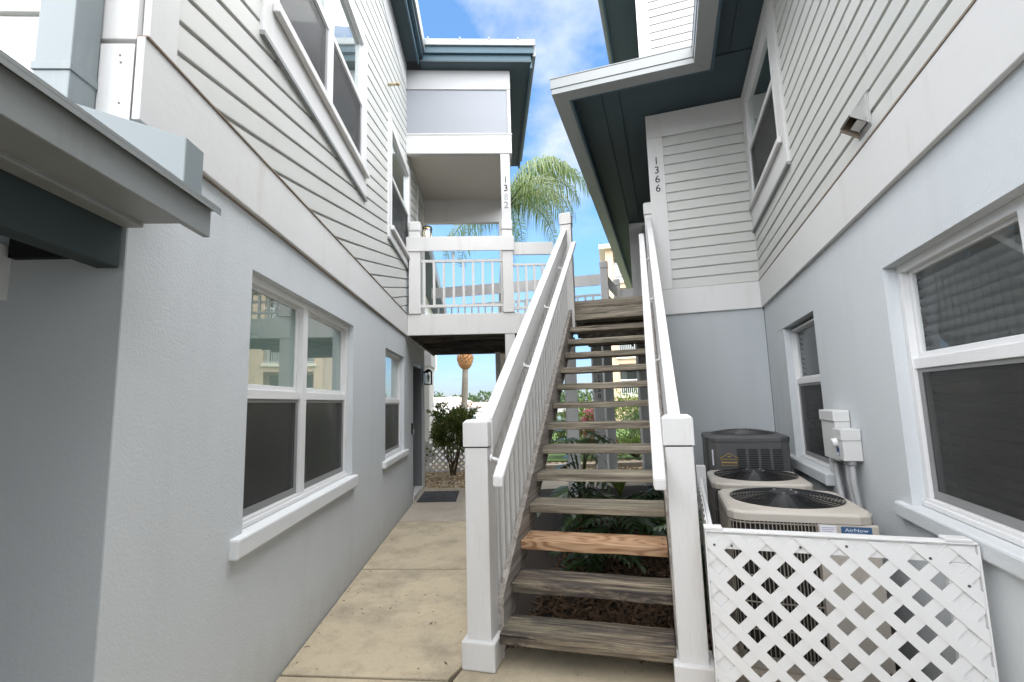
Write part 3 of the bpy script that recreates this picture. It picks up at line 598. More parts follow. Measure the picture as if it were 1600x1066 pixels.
# near porch roof: gutter, fascia, soffit, beam, pilaster
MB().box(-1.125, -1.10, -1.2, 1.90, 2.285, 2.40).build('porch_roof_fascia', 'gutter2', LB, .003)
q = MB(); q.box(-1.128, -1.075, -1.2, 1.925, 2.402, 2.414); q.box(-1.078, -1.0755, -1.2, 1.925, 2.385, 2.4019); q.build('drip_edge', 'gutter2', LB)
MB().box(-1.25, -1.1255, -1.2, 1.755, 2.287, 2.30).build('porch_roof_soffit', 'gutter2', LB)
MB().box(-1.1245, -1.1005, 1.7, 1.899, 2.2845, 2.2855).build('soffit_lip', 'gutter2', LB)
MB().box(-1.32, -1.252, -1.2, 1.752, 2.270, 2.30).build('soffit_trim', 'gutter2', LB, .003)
MB().box(-1.40, -1.322, -1.2, 1.745, 2.118, 2.31).build('porch_roof_beam', 'darkgreen', LB, .004)
MB().box(-5.5, -1.402, -1.2, 1.745, 2.30, 2.33).build('porch_roof_ceiling', 'soffit', LB)
q = MB(); q.box(-1.70, -1.41, 1.735, 1.765, 2.16, 2.235); q.build('dark_gap', 'darkvoid', LB)
q = MB(); q.tbox(TLF, -2.0, -1.715, .002, .05, 2.01, 2.21); q.build('wall_bracket', 'sill', LB, .006)
MB().box(-2.9, -2.7, -3.2, 1.76, -.1, 2.32).build('unseen_shade_side', 'stucco', LB)  # wall added out of view to keep skylight off the return wall
MB().box(-2.69, -1.3, -3.2, -3.0, -.1, 2.29).build('unseen_shade_front', 'stucco', LB)  # second added wall, shuts light out of the unseen porch end
MB().box(-5.5, -1.402, -3.2, -1.21, 2.30, 2.33).build('porch_roof_ceiling', 'soffit', LB)  # ceiling carried on behind the camera, added to deepen the porch shade
MB().add([(-1.10, -1.2, 2.416), (-5.5, -1.2, 2.9), (-5.5, 1.74, 2.9), (-1.10, 1.74, 2.416), (-1.10, -1.2, 2.405), (-5.5, -1.2, 2.40), (-5.5, 1.74, 2.40), (-1.10, 1.74, 2.405)], [(0, 1, 2, 3), (7, 6, 5, 4), (0, 3, 7, 4), (0, 4, 5, 1), (3, 2, 6, 7), (1, 5, 6, 2)]).build('porch_roof', 'shingle', LB)
MB().box(-1.57, -1.445, 1.62, 1.735, 2.64, 7.2).build('downspout', 'duct', LB, .004)
MB().box(-1.575, -1.44, 1.614, 1.74, 2.80, 2.83).build('downspout_strap', 'duct', LB, .002)
q = MB(); q.hexa([(-1.48, 1.63, 2.425), (-1.098, 1.72, 2.425), (-1.098, 1.83, 2.425), (-1.48, 1.738, 2.425), (-1.48, 1.63, 2.70), (-1.098, 1.72, 2.605), (-1.098, 1.83, 2.605), (-1.48, 1.738, 2.70)]); q.build('gutter_elbow', 'duct', LB, .004)
MB().tbox(TLF, -1.445, -1.32, .031, .036, 2.62, 2.99).build('trim_end_block', 'white', LB, .004)
q = MB()
for (x, z) in ((-1.37, 2.945), (-1.365, 2.915), (-1.36, 2.75)): q.tube([V(x, 1.735, z), V(x, 1.732, z)], .0045, 8)
q.build('nail_heads', 'rust', LB)

# lantern beside the ground-floor door, lit lantern on the deck, doorbell, door mat
def lantern(name, label, x, y, z, lit, s=1.0):
    l = thing(name, label, 'wall lantern', (x, y, z))
    w, h = .075*s, .30*s; k = MB()
    k.box(x-.0, x+.015, y-.055, y+.055, z+.05, z+.26); cx_ = x+.11
    k.box(x+.015, cx_, y-.01, y+.01, z+h-.02, z+h)
    for a in (-1, 1):
        for b in (-1, 1): k.box(cx_+a*w-.008, cx_+a*w+.008, y+b*w-.008, y+b*w+.008, z, z+h)
    k.box(cx_-w-.012, cx_+w+.012, y-w-.012, y+w+.012, z-.015, z+.003); k.build('lantern_frame', 'black', l, .002)
    MB().hexa([(cx_-w-.02, y-w-.02, z+h), (cx_+w+.02, y-w-.02, z+h), (cx_+w+.02, y+w+.02, z+h), (cx_-w-.02, y+w+.02, z+h), (cx_-w*.5, y-w*.5, z+h+.05), (cx_+w*.5, y-w*.5, z+h+.05), (cx_+w*.5, y+w*.5, z+h+.05), (cx_-w*.5, y+w*.5, z+h+.05)]).build('lantern_cap', 'black', l)
    MB().box(cx_-w+.006, cx_+w-.006, y-w+.006, y+w-.006, z+.006, z+h-.004).build('lantern_glass', 'clear', l)
    MB().lathe([(.012, 0), (.014, .04), (.03, .08), (.026, .12), (.0, .14)], 12, (cx_, y, z+h-.19)).build('bulb', 'bulb' if lit else 'paper', l, 0, True)
    return l
lantern('wall_lantern', 'black square lantern with clear glass mounted by the ground floor doorway', -1.318, 9.60, 2.0, False, .8)
lantern('wall_lantern', 'small lantern glowing warm yellow on the porch wall above the deck', -1.296, 9.40, 4.82, True)
db = thing('doorbell', 'small black and white doorbell camera on the stucco beside the door', 'doorbell', (-1.319, 8.2, 1.12))
MB().box(-1.319, -1.285, 8.165, 8.235, 1.12, 1.30).build('doorbell_body', 'black', db, .008)
MB().box(-1.2845, -1.281, 8.175, 8.225, 1.125, 1.20).build('doorbell_button', 'vinyl', db, .004)
dm = thing('doormat', 'dark charcoal doormat lying on the walkway outside the door', 'doormat', (-.94, 8.7, .001))
MB().hexa([(-1.25, 8.28, .001), (-.60, 8.23, .001), (-.60, 9.14, .001), (-1.25, 9.2, .001), (-1.25, 8.28, .018), (-.60, 8.23, .018), (-.60, 9.14, .018), (-1.25, 9.2, .018)]).build('mat_base', 'mat', dm, .004)
q = MB()
for i in range(16):
    a = V(-1.18+R_.random()*.5, 8.36+R_.random()*.72, .0215); pts = [a+V(.06*math.cos(t_*.9+i), .09*math.sin(t_*.9+i), 0)*(t_/7) for t_ in range(9)]
    q.tube(pts, .006, 5)
q.build('mat_scrollwork', 'mat2', dm)

# neighbouring wing beyond the left building
FWG = thing('neighbouring_wing', 'pale neighbouring wing seen beyond the end of the left building', 'building', (-3, 13, 0))
MB().box(-8, -1.62, 13, 14.1, -.1, 2.62).build('ground_floor_wall', 'whitehouse', FWG)
MB().box(-8, -1.56, 12.96, 14.1, 2.62, 3.0).build('band_board', 'white', FWG, .004)
TW = (V(0, 13, 0), V(1, 0, 0), V(0, -1, 0))
MB().box(-8, -1.64, 13.02, 14.05, 3.0, 3.5).build('upper_wall', 'siding', FWG)
siding(TW, FWG, -5, -1.75, 3.0, 3.5, [])
MB().tbox(TW, -1.75, -1.62, -.01, .03, 3.0, 3.5).build('corner_board', 'white', FWG)
dx_ = -.045
wq = lambda x, y, z: (x+dx_*(y-10), y, z)
MB().hexa([wq(-8, 10.2, 3.5), wq(-2.25, 10.2, 3.5), wq(-2.25, 28, 3.5), wq(-8, 28, 3.5), wq(-8, 10.2, 6.45), wq(-2.25, 10.2, 6.45), wq(-2.25, 28, 6.45), wq(-8, 28, 6.45)]).build('upper_wall', 'whitehouse', FWG)
MB().hexa([wq(-2.3, 10.0, 6.4), wq(-1.62, 10.0, 6.4), wq(-1.62, 28, 6.4), wq(-2.3, 28, 6.4), wq(-2.3, 10.0, 6.5), wq(-1.62, 10.0, 6.5), wq(-1.62, 28, 6.5), wq(-2.3, 28, 6.5)]).build('soffit', 'soffit', FWG)
MB().hexa([wq(-1.619, 10.0, 6.38), wq(-1.56, 10.0, 6.38), wq(-1.56, 28, 6.38), wq(-1.619, 28, 6.38), wq(-1.619, 10.0, 6.6), wq(-1.52, 10.0, 6.6), wq(-1.52, 28, 6.6), wq(-1.619, 28, 6.6)]).build('gutter', 'gutter', FWG)
MB().add([(-9, 10, 6.61), (-1.55, 10, 6.61), (-2.4, 28, 6.61), (-9, 28, 6.61), (-5, 10, 7.2), (-5.4, 28, 7.2)], [(0, 1, 4), (1, 2, 5, 4), (2, 3, 5), (3, 0, 4, 5), (3, 2, 1, 0)]).build('roof', 'shingle', FWG)

# ------------------------------------------------------------------ right building (frame: x = across, y = along its wall)
RB = thing('apartment_building', 'grey stucco apartment building on the right with siding above and deep dark teal eaves', 'building', (1.215, 2.0, 0), YR)
BW = (1.0, 3.22, .98, 2.30); SW = (4.62, 6.02, .955, 2.30)
wall(TRW, -4, SB, -.1, 3.0, [BW, SW]).build('ground_floor_wall', 'stucco', RB)
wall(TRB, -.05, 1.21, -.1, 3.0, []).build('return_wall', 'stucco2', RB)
MB().box(1.44, 7, -4, 16, -.1, 5.5).build('inner_core', 'darkvoid', RB)
MB().box(-.045, 1.43, SB+.23, 16, -.1, 5.5).build('inner_core', 'darkvoid', RB)
MB().tbox(TRW, -4, SB-.035, .002, .032, 2.69, 3.03).build('band_board', 'trim', RB, .004)
MB().tbox(TRB, -.055, 1.212, .002, .032, 2.69, 3.03).build('band_board', 'trim', RB, .004)
MB().tbox(TRW, -4, SB-.036, .001, .036, 3.031, 3.042).build('drip_edge', 'rust', RB)
window(TRW, RB, BW[0], BW[1], BW[2]+.007, BW[3], -.085, 1.745, 2, True, 'clearpane', sill=(.9, 3.36, .90, .985, .035), mull=2.17, sillmat='stucco', blinds=True)
window(TRW, RB, SW[0], SW[1]-.28, SW[2]+.007, SW[3]-.03, -.085, 1.73, 1, True, 'clearpane', .022, sill=(4.54, 5.98, .86, .96, .06), sillmat='stucco', blinds=True, w=.016)
MB().tbox(TRW, SW[1]-.279, SW[1]-.001, -.2, -.001, SW[2]+.002, SW[3]-.002).build('jamb_fill', 'stucco', RB)
UR = (4.72, 6.63, 3.70, 5.52)
MB().tbox(TRW, -4, SB, -.2, -.002, 3.001, 5.9).build('upper_wall', 'siding', RB)
MB().tbox(TRB, -.05, 1.21, -.2, -.002, 3.001, 5.6).build('upper_wall', 'siding', RB)
siding(TRW, RB, -4, SB-.03, 3.046, 5.36, [UR], seams=(.6, 3.9), h=.128)
siding(TRB, RB, .155, 1.185, 3.034, 5.19, [], h=.134)
MB().tbox(TRB, 1.187, 1.212, 0, .024, 3.034, 5.19).build('corner_trim', 'trim', RB)
MB().tbox(TRB, -.055, .154, 0, .030, 3.034, 5.19).build('corner_board', 'trim', RB, .004)
MB().box(-.057, -.052, SB-.03, SB+.3, 3.034, 5.53).build('corner_board', 'trim', RB)
MB().tbox(TRB, -.055, 1.212, 0, .034, 5.191, 5.53).build('frieze_board', 'trim', RB, .004)
MB().tbox(TRW, -4, SB-.036, 0, .034, 5.36, 5.56).build('frieze_board', 'trim', RB, .004)
uwin(TRW, RB, UR, 4.68, 1, None, 3.99, .22, .085)
for i, ch in enumerate('1366'): text(ch, .145, TRB, .052, 4.80-i*.132, .031, 'digit', RB)
# vent hood with a lifted flap
vh = MB(); Tq = TRW
O, U, Nn = Tq; P = lambda u, n, z: O+U*u+Nn*n+V(0, 0, z)
vh.hexa([P(3.05, .02, 3.095), P(3.24, .02, 3.095), P(3.24, .026, 3.095), P(3.05, .026, 3.095), P(3.05, .02, 3.31), P(3.24, .02, 3.31), P(3.24, .026, 3.31), P(3.05, .026, 3.31)])
vh.hexa([P(3.07, .028, 3.295), P(3.22, .028, 3.295), P(3.22, .115, 3.175), P(3.07, .115, 3.175), P(3.07, .028, 3.30), P(3.22, .028, 3.30), P(3.22, .118, 3.179), P(3.07, .118, 3.179)])
vh.prism([(.027, 3.12), (.027, 3.295), (.115, 3.175)], lambda p, d: P(d, p[0], p[1]), 3.07, 3.073)
vo_ = vh.build('vent_hood', 'steel', RB)
MB().prism([(.027, 3.10), (.027, 3.30), (.125, 3.165)], lambda p, d: P(d, p[0], p[1]), 3.217, 3.224).build('rusty_side', 'rust', vo_)
MB().tbox(TRW, 3.09, 3.20, .0262, .029, 3.13, 3.27).build('vent_opening', 'darkvoid', vo_)
MB().tube([P(3.07, .118, 3.181), P(3.145, .119, 3.181), P(3.22, .118, 3.181)], .004, 6).build('rusty_rim', 'rust', vo_)
MB().hexa([P(3.09, .03, 3.135), P(3.20, .03, 3.135), P(3.20, .075, 3.16), P(3.09, .075, 3.16), P(3.09, .032, 3.132), P(3.20, .032, 3.132), P(3.20, .077, 3.157), P(3.09, .077, 3.157)]).build('vent_flap', 'vinyl', vo_)
# eaves: soffit, stepped teal fascia and grey gutter following the L-shaped plan
ZE = 5.36
gx0, gy0, gx1 = -.955, 5.69, .72     # inner (wall-side) edge of gutter
MB().box(gx0, 1.20, gy0, SB-.001, 5.545, 5.575).build('soffit', 'soffit', RB)
MB().box(gx0, -.06, SB, 16.9, 5.545, 5.575).build('soffit', 'soffit', RB)
MB().box(gx1, 1.20, -4, gy0-.001, 5.562, 5.59).build('soffit', 'soffit', RB)
def lrun(name, mat, o0, o1, z0, z1, bev=.004):   # three runs at offset o0..o1 outside the inner gutter line
    a, b = o0, o1
    MB().hexa([(gx0-a, gy0-a, z0), (gx0-b, gy0-b, z0), (gx0-b, 16.9, z0), (gx0-a, 16.9, z0), (gx0-a, gy0-a, z1), (gx0-b, gy0-b, z1), (gx0-b, 16.9, z1), (gx0-a, 16.9, z1)]).build(name, mat, RB, bev)
    MB().hexa([(gx0-a, gy0-a, z0), (gx0-b, gy0-b, z0), (gx1-b, gy0-b, z0), (gx1-a, gy0-a, z0), (gx0-a, gy0-a, z1), (gx0-b, gy0-b, z1), (gx1-b, gy0-b, z1), (gx1-a, gy0-a, z1)]).build(name, mat, RB, bev)
    MB().hexa([(gx1-a, gy0-a, z0), (gx1-b, gy0-b, z0), (gx1-b, -4, z0), (gx1-a, -4, z0), (gx1-a, gy0-a, z1), (gx1-b, gy0-b, z1), (gx1-b, -4, z1), (gx1-a, -4, z1)]).build(name, mat, RB, bev)
lrun('fascia', 'teal', -.03, 0.0, 5.40, 5.57)
lrun('gutter', 'gutter', .002, .19, 5.40, 5.47)
lrun('gutter_lip', 'gutter', .15, .20, 5.471, 5.60)
lrun('drip_edge', 'gutter', .12, .206, 5.601, 5.612, 0)
for x in (-.62, -.4): MB().box(x, x+.04, gy0+.1, 16.8, 5.53, 5.544).build('soffit_batten', 'soffit', RB)
MB().box(.93, .96, -4, gy0-.1, 5.53, 5.561).build('soffit_batten', 'soffit', RB)
q = MB().hexa([(gx0-.12, gy0-.12, 5.60), (gx1-.12, gy0-.12, 5.60), (4, 9.5, 7.0), (1.6, 9.5, 7.0), (gx0-.12, gy0-.12, 5.605), (gx1-.12, gy0-.12, 5.605), (4, 9.5, 7.05), (1.6, 9.5, 7.05)])
q.hexa([(gx0-.12, gy0-.1, 5.6), (1.6, 9.5, 7.0), (1.6, 17, 7.0), (gx0-.12, 17, 5.6), (gx0-.12, gy0-.1, 5.606), (1.6, 9.5, 7.05), (1.6, 17, 7.05), (gx0-.12, 17, 5.606)])
q.hexa([(gx1-.12, -4, 5.6), (gx1-.12, gy0-.12, 5.6), (4, 9.5, 7.0), (4, -4, 7.0), (gx1-.12, -4, 5.606), (gx1-.12, gy0-.12, 5.606), (4, 9.5, 7.05), (4, -4, 7.05)])
q.build('roof', 'shingle', RB)
# second set-back block behind, with its corner board
TB2 = (V(0, 10.85, 0), V(1, 0, 0), V(0, -1, 0))
MB().box(-.56, -.05, 10.85, 16, -.1, 5.545).build('rear_block', 'siding', RB)
MB().tbox(TB2, -.60, -.32, .0, .03, 2.9, 5.54).build('corner_board', 'trim', RB, .004)
siding(TB2, RB, -.32, -.06, 3.0, 5.54, [])
# raised upper storey above the roof
TUP = (V(0, 9.0, 0), V(1, 0, 0), V(0, -1, 0))
MB().box(-.10, 5, 9.03, 16, 6.5, 10.3).build('upper_storey', 'siding', RB)
MB().tbox(TUP, -.11, .115, -.03, .012, 6.6, 10.3).build('corner_board', 'white', RB, .004)
siding(TUP, RB, .115, 3.5, 7.0, 10.2, [], h=.165, n0=-.028, mat='sidingup')
MB().box(-.74, -.102, 9.0, 17, 9.88, 9.91).build('soffit', 'soffit', RB)
MB().box(-.78, -.741, 8.9, 17, 9.80, 10.05).build('fascia', 'teal', RB)
MB().box(-.86, -.781, 8.9, 17, 9.86, 10.1).build('gutter', 'gutter', RB)
MB().box(-.86, 5, 8.8, 17, 10.31, 10.4).build('roof', 'shingle', RB)

# ------------------------------------------------------------------ staircase (frame: x = across, y = along the flight)
ST = thing('outdoor_staircase', 'open timber staircase with weathered treads and white railings rising to the deck', 'staircase', (-.46, 3.0, 0), YS)
k_ = 1.04; s0, run, rise, z0 = 2.997, .2798, .1979, .1346
tl, tr = -.975, .055; th = .064; sl = rise/run
nose = lambda s: z0+th+sl*(s-s0)
tread_src = MB().box(tl, tr, s0, s0+.29, z0, z0+th)
tm = None
for i in range(13):
    tb = MB(); dx = R_.uniform(-.004, .004); y0_ = s0+run*i+R_.uniform(-.004, .004); zz_ = z0+rise*i
    n = 6
    vs = []; 
    for jx in range(n+1):
        x = tl+(tr-tl)*jx/n; w = R_.uniform(-.003, .003); dz = R_.uniform(-.002, .002)
        vs += [(x+dx, y0_+w, zz_+dz), (x+dx, y0_+w, zz_+th+dz), (x+dx, y0_+.288, zz_+th+dz), (x+dx, y0_+.288, zz_+dz)]
    fs = [(0, 3, 2, 1), (4*n, 4*n+1, 4*n+2, 4*n+3)]
    for jx in range(n):
        a = 4*jx
        for c in range(4): fs.append((a+c, a+(c+1) % 4, a+4+(c+1) % 4, a+4+c))
    tb.add(vs, fs)
    og = V((tl+tr)/2, y0_, zz_); me = MB(); me.v = [tuple(V(*v)-og) for v in tb.v]; me.f = tb.f
    o = bpy.data.objects.new('tread', me.mesh('tread', 'newwood' if i == 2 else 'tread' if i < 2 else 'tread2')); C.objects.link(o); o.parent = ST; o.location = og-ORG[ST.name]
    md = o.modifiers.new('bevel', 'BEVEL'); md.width = .006; md.segments = 2; md.limit_method = 'ANGLE'; md.angle_limit = .6
    sc_ = MB()
    for sx_ in (tl+.03, tr-.03):
        for sy_ in (.07, .20): sc_.tube([V(sx_+R_.uniform(-.006, .006), y0_+sy_, zz_+th-.001), V(sx_, y0_+sy_, zz_+th+.0025)], .006, 8)
    sc_.v = [tuple(V(*v)-og+ORG[ST.name]) for v in sc_.v]; so_ = sc_.build('screw_heads', 'unitgrey', ST); so_.parent = o
    if i == 2: o['label'] = 'fresh orange pine replacement tread, third from the ground'
# top tread with landing plank
MB().box(tl, tr, s0+run*13, s0+run*13+.30, z0+rise*13, z0+rise*13+th+.01).build('tread', 'tread2', ST, .006)
MB().box(tl, tr, s0+run*13+.03, s0+run*13+.075, z0+rise*13+.067, 2.985).build('riser_board', 'tread2', ST, .005)
def slope_board(name, mat, x0, x1, sa, sb, lo, hi, bev=.004, lab=None):   # lo/hi: vertical offset from nosing line
    p = [(sa, max(nose(sa)+lo, 0.0)), (sb, nose(sb)+lo), (sb, nose(sb)+hi), (sa, nose(sa)+hi)]
    return MB().prism(p, lambda q, d: V(d, q[0], q[1]), x0, x1).build(name, mat, ST, bev)
slope_board('stringer', 'stringer', tl-.047, tl-.003, 3.10, 6.75, -.30, .10)
slope_board('stringer', 'stringer', tr+.003, tr+.047, 3.10, 6.75, -.30, .10)
RLO = 1.44-(nose(3.23)); 
slope_board('handrail', 'white', -1.075, -1.0, 3.02, 6.66, RLO-.02, RLO+.21)
slope_board('handrail', 'white', .095, .165, 3.02, 6.66, RLO-.02, RLO+.21)
GLO = 1.14-nose(2.74)
slope_board('grab_rail', 'white', -.915, -.85, 2.74, 6.42, GLO-.03, GLO+.035, .012)
slope_board('grab_rail', 'white', -.012, .056, 2.74, 6.42, GLO-.03, GLO+.035, .012)
for s in (2.98, 3.9, 4.85, 5.8):
    z = nose(s)+GLO-.03
    for (a, b) in ((-1.0, -.882), (.095, .022)):
        q = MB(); q.tube([V(a, s, z-.03), V((a+b)/2, s, z-.045), V(b, s, z-.03), V(b, s, z+.004)], .011, 8); q.tube([V(a-.001, s, z-.03), V(a+(.008 if b > a else -.008), s, z-.03)], .026, 10); q.build('rail_bracket', 'vinyl', ST, 0, True)
s = 3.21
while s < 6.55:
    for x in (-1.045, .13):
        MB().box(x-.018, x+.018, s-.018, s+.018, nose(s)-.16, nose(s)+RLO-.01).build('baluster', 'white', ST)
    s += .1325
slope_board('bottom_rail', 'railgrey', -1.07, -1.024, 3.10, 6.6, -.12, -.05)
def newel(x, y, w, z0_, z1_, base, mat='white'):
    o = MB().box(x-w/2, x+w/2, y-w/2, y+w/2, z0_, z1_-.18).build('newel_post', mat, ST, .006)
    k = MB(); a = w/2+.008
    k.hexa([(x-a, y-a, z1_-.172), (x+a, y-a, z1_-.172), (x+a, y+a, z1_-.172), (x-a, y+a, z1_-.172), (x-a, y-a, z1_-.02), (x+a, y-a, z1_-.02), (x+a, y+a, z1_-.02), (x-a, y+a, z1_-.02)])
    c = a-.02; k.hexa([(x-a, y-a, z1_-.02), (x+a, y-a, z1_-.02), (x+a, y+a, z1_-.02), (x-a, y+a, z1_-.02), (x-c, y-c, z1_), (x+c, y-c, z1_), (x+c, y+c, z1_), (x-c, y+c, z1_)])
    k.build('post_cap', mat, o, .004)
    MB().box(x-w/2+.006, x+w/2-.006, y-w/2+.006, y+w/2-.006, z1_-.181, z1_-.171).build('cap_gap', 'darkvoid', o)
    if base:
        e = w/2+.03; MB().box(x-e, x+e, y-e, y+e, z0_-.0005, z0_+.165).build('post_base', mat, o, .01)
    return o
newel(-1.092, 3.03, .155, 0.001, 1.495, True)
newel(.142, 3.03, .155, 0.001, 1.50, True)
newel(-1.02, 6.70, .155, 2.55, 4.29, False, 'railgrey')
newel(.155, 6.72, .15, 2.55, 4.29, False, 'railgrey')

# ------------------------------------------------------------------ elevated deck between the buildings
DK = thing('elevated_deck', 'raised timber deck on posts joining both buildings with pale grey railings', 'deck', (0, 7.7, 0))
MB().tbox(FB, -1.285, .51, -.05, .004, 2.69, 3.03).build('deck_beam', 'railgrey', DK, .006)
MB().tbox(FB, .512, 1.17, -.09, -.03, 2.70, 3.02).build('deck_beam', 'railgrey', DK, .006)
MB().beam(V(1.19, 7.62, 2.86), V(1.06, 6.80, 2.86), .045, .30).build('deck_beam', 'railgrey', DK, .005)
for i in range(8):
    y = 7.85+i*.43; MB().box(-1.28, 1.4, y-.02, y+.02, 2.70, 2.93).build('joist', 'deckwood', DK)
MB().box(-1.285, -1.24, 7.66, 11.05, 2.70, 2.93).build('ledger', 'deckwood', DK)
for i in range(19):
    x = -1.28+i*.145; MB().box(x, x+.138, 7.66, 11.05, 2.932, 2.968).build('deck_board', 'deckwood', DK)
Rs = lambda t, s, z: V(t*math.cos(YS)+s*math.sin(YS), -t*math.sin(YS)+s*math.cos(YS), z)
for i in range(30):
    s = 6.72+i*.145; a = -1.02 if s < 7.66 else -1.35; q = MB()
    p = [Rs(a, s, 0), Rs(.35 if s < 9 else .6, s, 0), Rs(.35 if s < 9 else .6, s+.138, 0), Rs(a, s+.138, 0)]
    q.hexa([v+V(0, 0, 2.926) for v in p]+[v+V(0, 0, 2.962) for v in p]); q.build('deck_board', 'deckwood', DK)
for t in (-.9, -.3, .2):
    q = MB(); q.beam(Rs(t, 6.75, 2.83), Rs(t, 10.9, 2.83), .04, .18); q.build('joist', 'deckwood', DK)
for s in (7.3, 8.6):
    q = MB(); q.beam(Rs(-1.0, s, 2.64), Rs(.3, s, 2.64), .05, .2); q.build('joist', 'deckwood', DK)
def dpost(x, y, w, z0_, z1_, mat='railgrey', split=.17, head=0):
    T = (V(x, y, 0), V(math.cos(head), -math.sin(head), 0), V(-math.sin(head), -math.cos(head), 0)); h = w/2
    o = MB().tbox(T, -h, h, -h, h, z0_, z1_-split).build('railing_post', mat, DK, .005)
    k = MB(); k.tbox(T, -h-.005, h+.005, -h-.005, h+.005, z1_-split+.008, z1_); k.build('post_cap', mat, o, .018)
    return o
dpost(-1.165, 7.66, .18, 3.032, 4.56); dpost(.335, 7.66, .175, 3.032, 4.57)
q = MB(); q.box(.24, .43, 7.575, 7.75, 3.033, 3.20); q.build('post_base', 'railgrey', DK, .006)
q = MB(); q.box(-1.26, -1.07, 7.575, 7.75, 3.033, 3.20); q.build('post_base', 'railgrey', DK, .006)
MB().box(-1.295, .445, 7.545, 7.57, 4.05, 4.29).build('top_rail', 'railgrey', DK, .005)
MB().box(.43, 1.10, 7.64, 7.68, 4.00, 4.21).build('top_rail', 'railgrey', DK, .005)
MB().box(-1.07, .25, 7.63, 7.665, 3.885, 3.93).build('baluster_rail', 'railgrey', DK, .003)
MB().box(-1.07, .25, 7.63, 7.665, 3.14, 3.185).build('baluster_rail', 'railgrey', DK, .003)
MB().box(.42, 1.10, 7.645, 7.68, 3.81, 3.85).build('baluster_rail', 'railgrey', DK, .003)
MB().box(.42, 1.10, 7.645, 7.68, 3.09, 3.13).build('baluster_rail', 'railgrey', DK, .003)
for i in range(8):
    x = -1.02+i*.158
    MB().box(x-.019, x+.019, 7.631, 7.664, 3.186, 3.884).build('baluster', 'railgrey', DK)
    if i in (3,): MB().box(x-.019, x+.019, 7.631, 7.664, 3.93, 4.05).build('baluster', 'railgrey', DK)
for i in range(5):
    x = .50+i*.135; MB().box(x-.019, x+.019, 7.646, 7.679, 3.131, 3.809).build('baluster', 'railgrey', DK)
# rear railing
def railing(a, b, n, z=0, top=.24, mat='white', zt=4.28):
    a = V(*a, 0); b = V(*b, 0); e = V(0, 0, 1)
    for (zc, h, w) in ((zt-top/2, top, .04), (3.83, .045, .035), (3.16, .045, .035)):
        MB().beam(a+e*zc, b+e*zc, w, h).build('top_rail' if h > .1 else 'baluster_rail', mat, DK)
    for i in range(1, n):
        p = a.lerp(b, i/n); MB().beam(p+e*3.18, p+e*3.81, .036, .036, (1, 0, 0)).build('baluster', mat, DK)
railing((-1.3, 11.05), (.4, 10.6), 11); railing((.5, 10.58), (2.42, 10.0), 12)
dpost(.43, 10.62, .15, 2.97, 4.45)
dpost(2.50, 9.95, .16, 2.9, 4.54, head=.3); dpost(3.10, 11.2, .16, 2.9, 4.46, head=.3)
railing((2.55, 10.03), (3.05, 11.12), 5); railing((3.16, 11.2), (4.2, 10.85), 6, top=.36, zt=4.22)
# supporting posts under the deck
def spost(x0, x1, y, d, z1_, mat='postgrey', lab=None):
    o = MB().box(x0, x1, y, y+d, -.04, z1_).build('support_post', mat, DK, .004)
    return o
spost(.262, .42, 7.61, .15, 2.69, 'railgrey')
spost(.14, .25, 10.7, .12, 2.72)
spost(1.32, 1.515, 8.33, .16, 2.70); spost(1.95, 2.13, 8.98, .14, 2.70); spost(2.30, 2.47, 9.55, .15, 2.70); spost(2.86, 3.03, 9.1, .15, 2.70)
for i, ch in enumerate('1358'): text(ch, .13, (V(2.045, 8.979, 0), V(1, 0, 0), V(0, -1, 0)), 0, 1.985-i*.122, .002, 'digit', DK)

# ------------------------------------------------------------------ lattice fence round the air conditioners
LF = thing('lattice_fence', 'white diagonal lattice fence enclosing the air conditioner units', 'fence', (.65, 2.56, 0), YR)
def clip_poly(p, x0, x1, y0, y1):
    for (ax, lim, sg) in ((0, x0, 1), (0, x1, -1), (1, y0, 1), (1, y1, -1)):
        out = []
        for i in range(len(p)):
            a, b = p[i], p[(i+1) % len(p)]; da, db_ = sg*(a[ax]-lim), sg*(b[ax]-lim)
            if da >= 0: out.append(a)
            if (da >= 0) != (db_ >= 0):
                t_ = da/(da-db_); out.append((a[0]+(b[0]-a[0])*t_, a[1]+(b[1]-a[1])*t_))
        p = out
        if len(p) < 3: return []
    return p
def lattice(T, parent, u0, u1, z0_, z1_, pitch=.1435, w=.0455, n0=0.0):
    O, U, Nn = T; L = (u1-u0)+(z1_-z0_); hw = w/math.sqrt(2)
    for sgn in (1, -1):
        c = -L
        while c < 2*L:
            pl = [(u0+c-hw-3*sgn, z0_-3), (u0+c+hw-3*sgn, z0_-3), (u0+c+hw+3*sgn, z0_+3), (u0+c-hw+3*sgn, z0_+3)]
            pl = clip_poly(pl, u0, u1, z0_, z1_)
            if len(pl) >= 3:
                a = 0.0 if sgn > 0 else .0065
                MB().prism(pl, lambda p, d: O+U*p[0]+Nn*(d+n0)+V(0, 0, p[1]), a, a+.006).build('lattice_slat', 'vinyl', parent)
            c += pitch
TF = (V(0, 2.56, 0), V(1, 0, 0), V(0, -1, 0))
lattice(TF, LF, .13, 1.165, .02, .955)
q = MB(); q.tbox(TF, .13, 1.165, -.022, -.001, .885, .962); q.build('frame_rail', 'vinyl', LF, .003)
MB().tbox(TF, .207, 1.058, -.022, -.001, .02, .235).build('frame_rail', 'vinyl', LF, .003)
MB().tbox(TF, .13, .205, -.03, -.0015, .02, .884).build('frame_post', 'vinyl', LF, .003); MB().tbox(TF, 1.06, 1.165, -.03, -.0015, .02, .884).build('frame_post', 'vinyl', LF, .003)
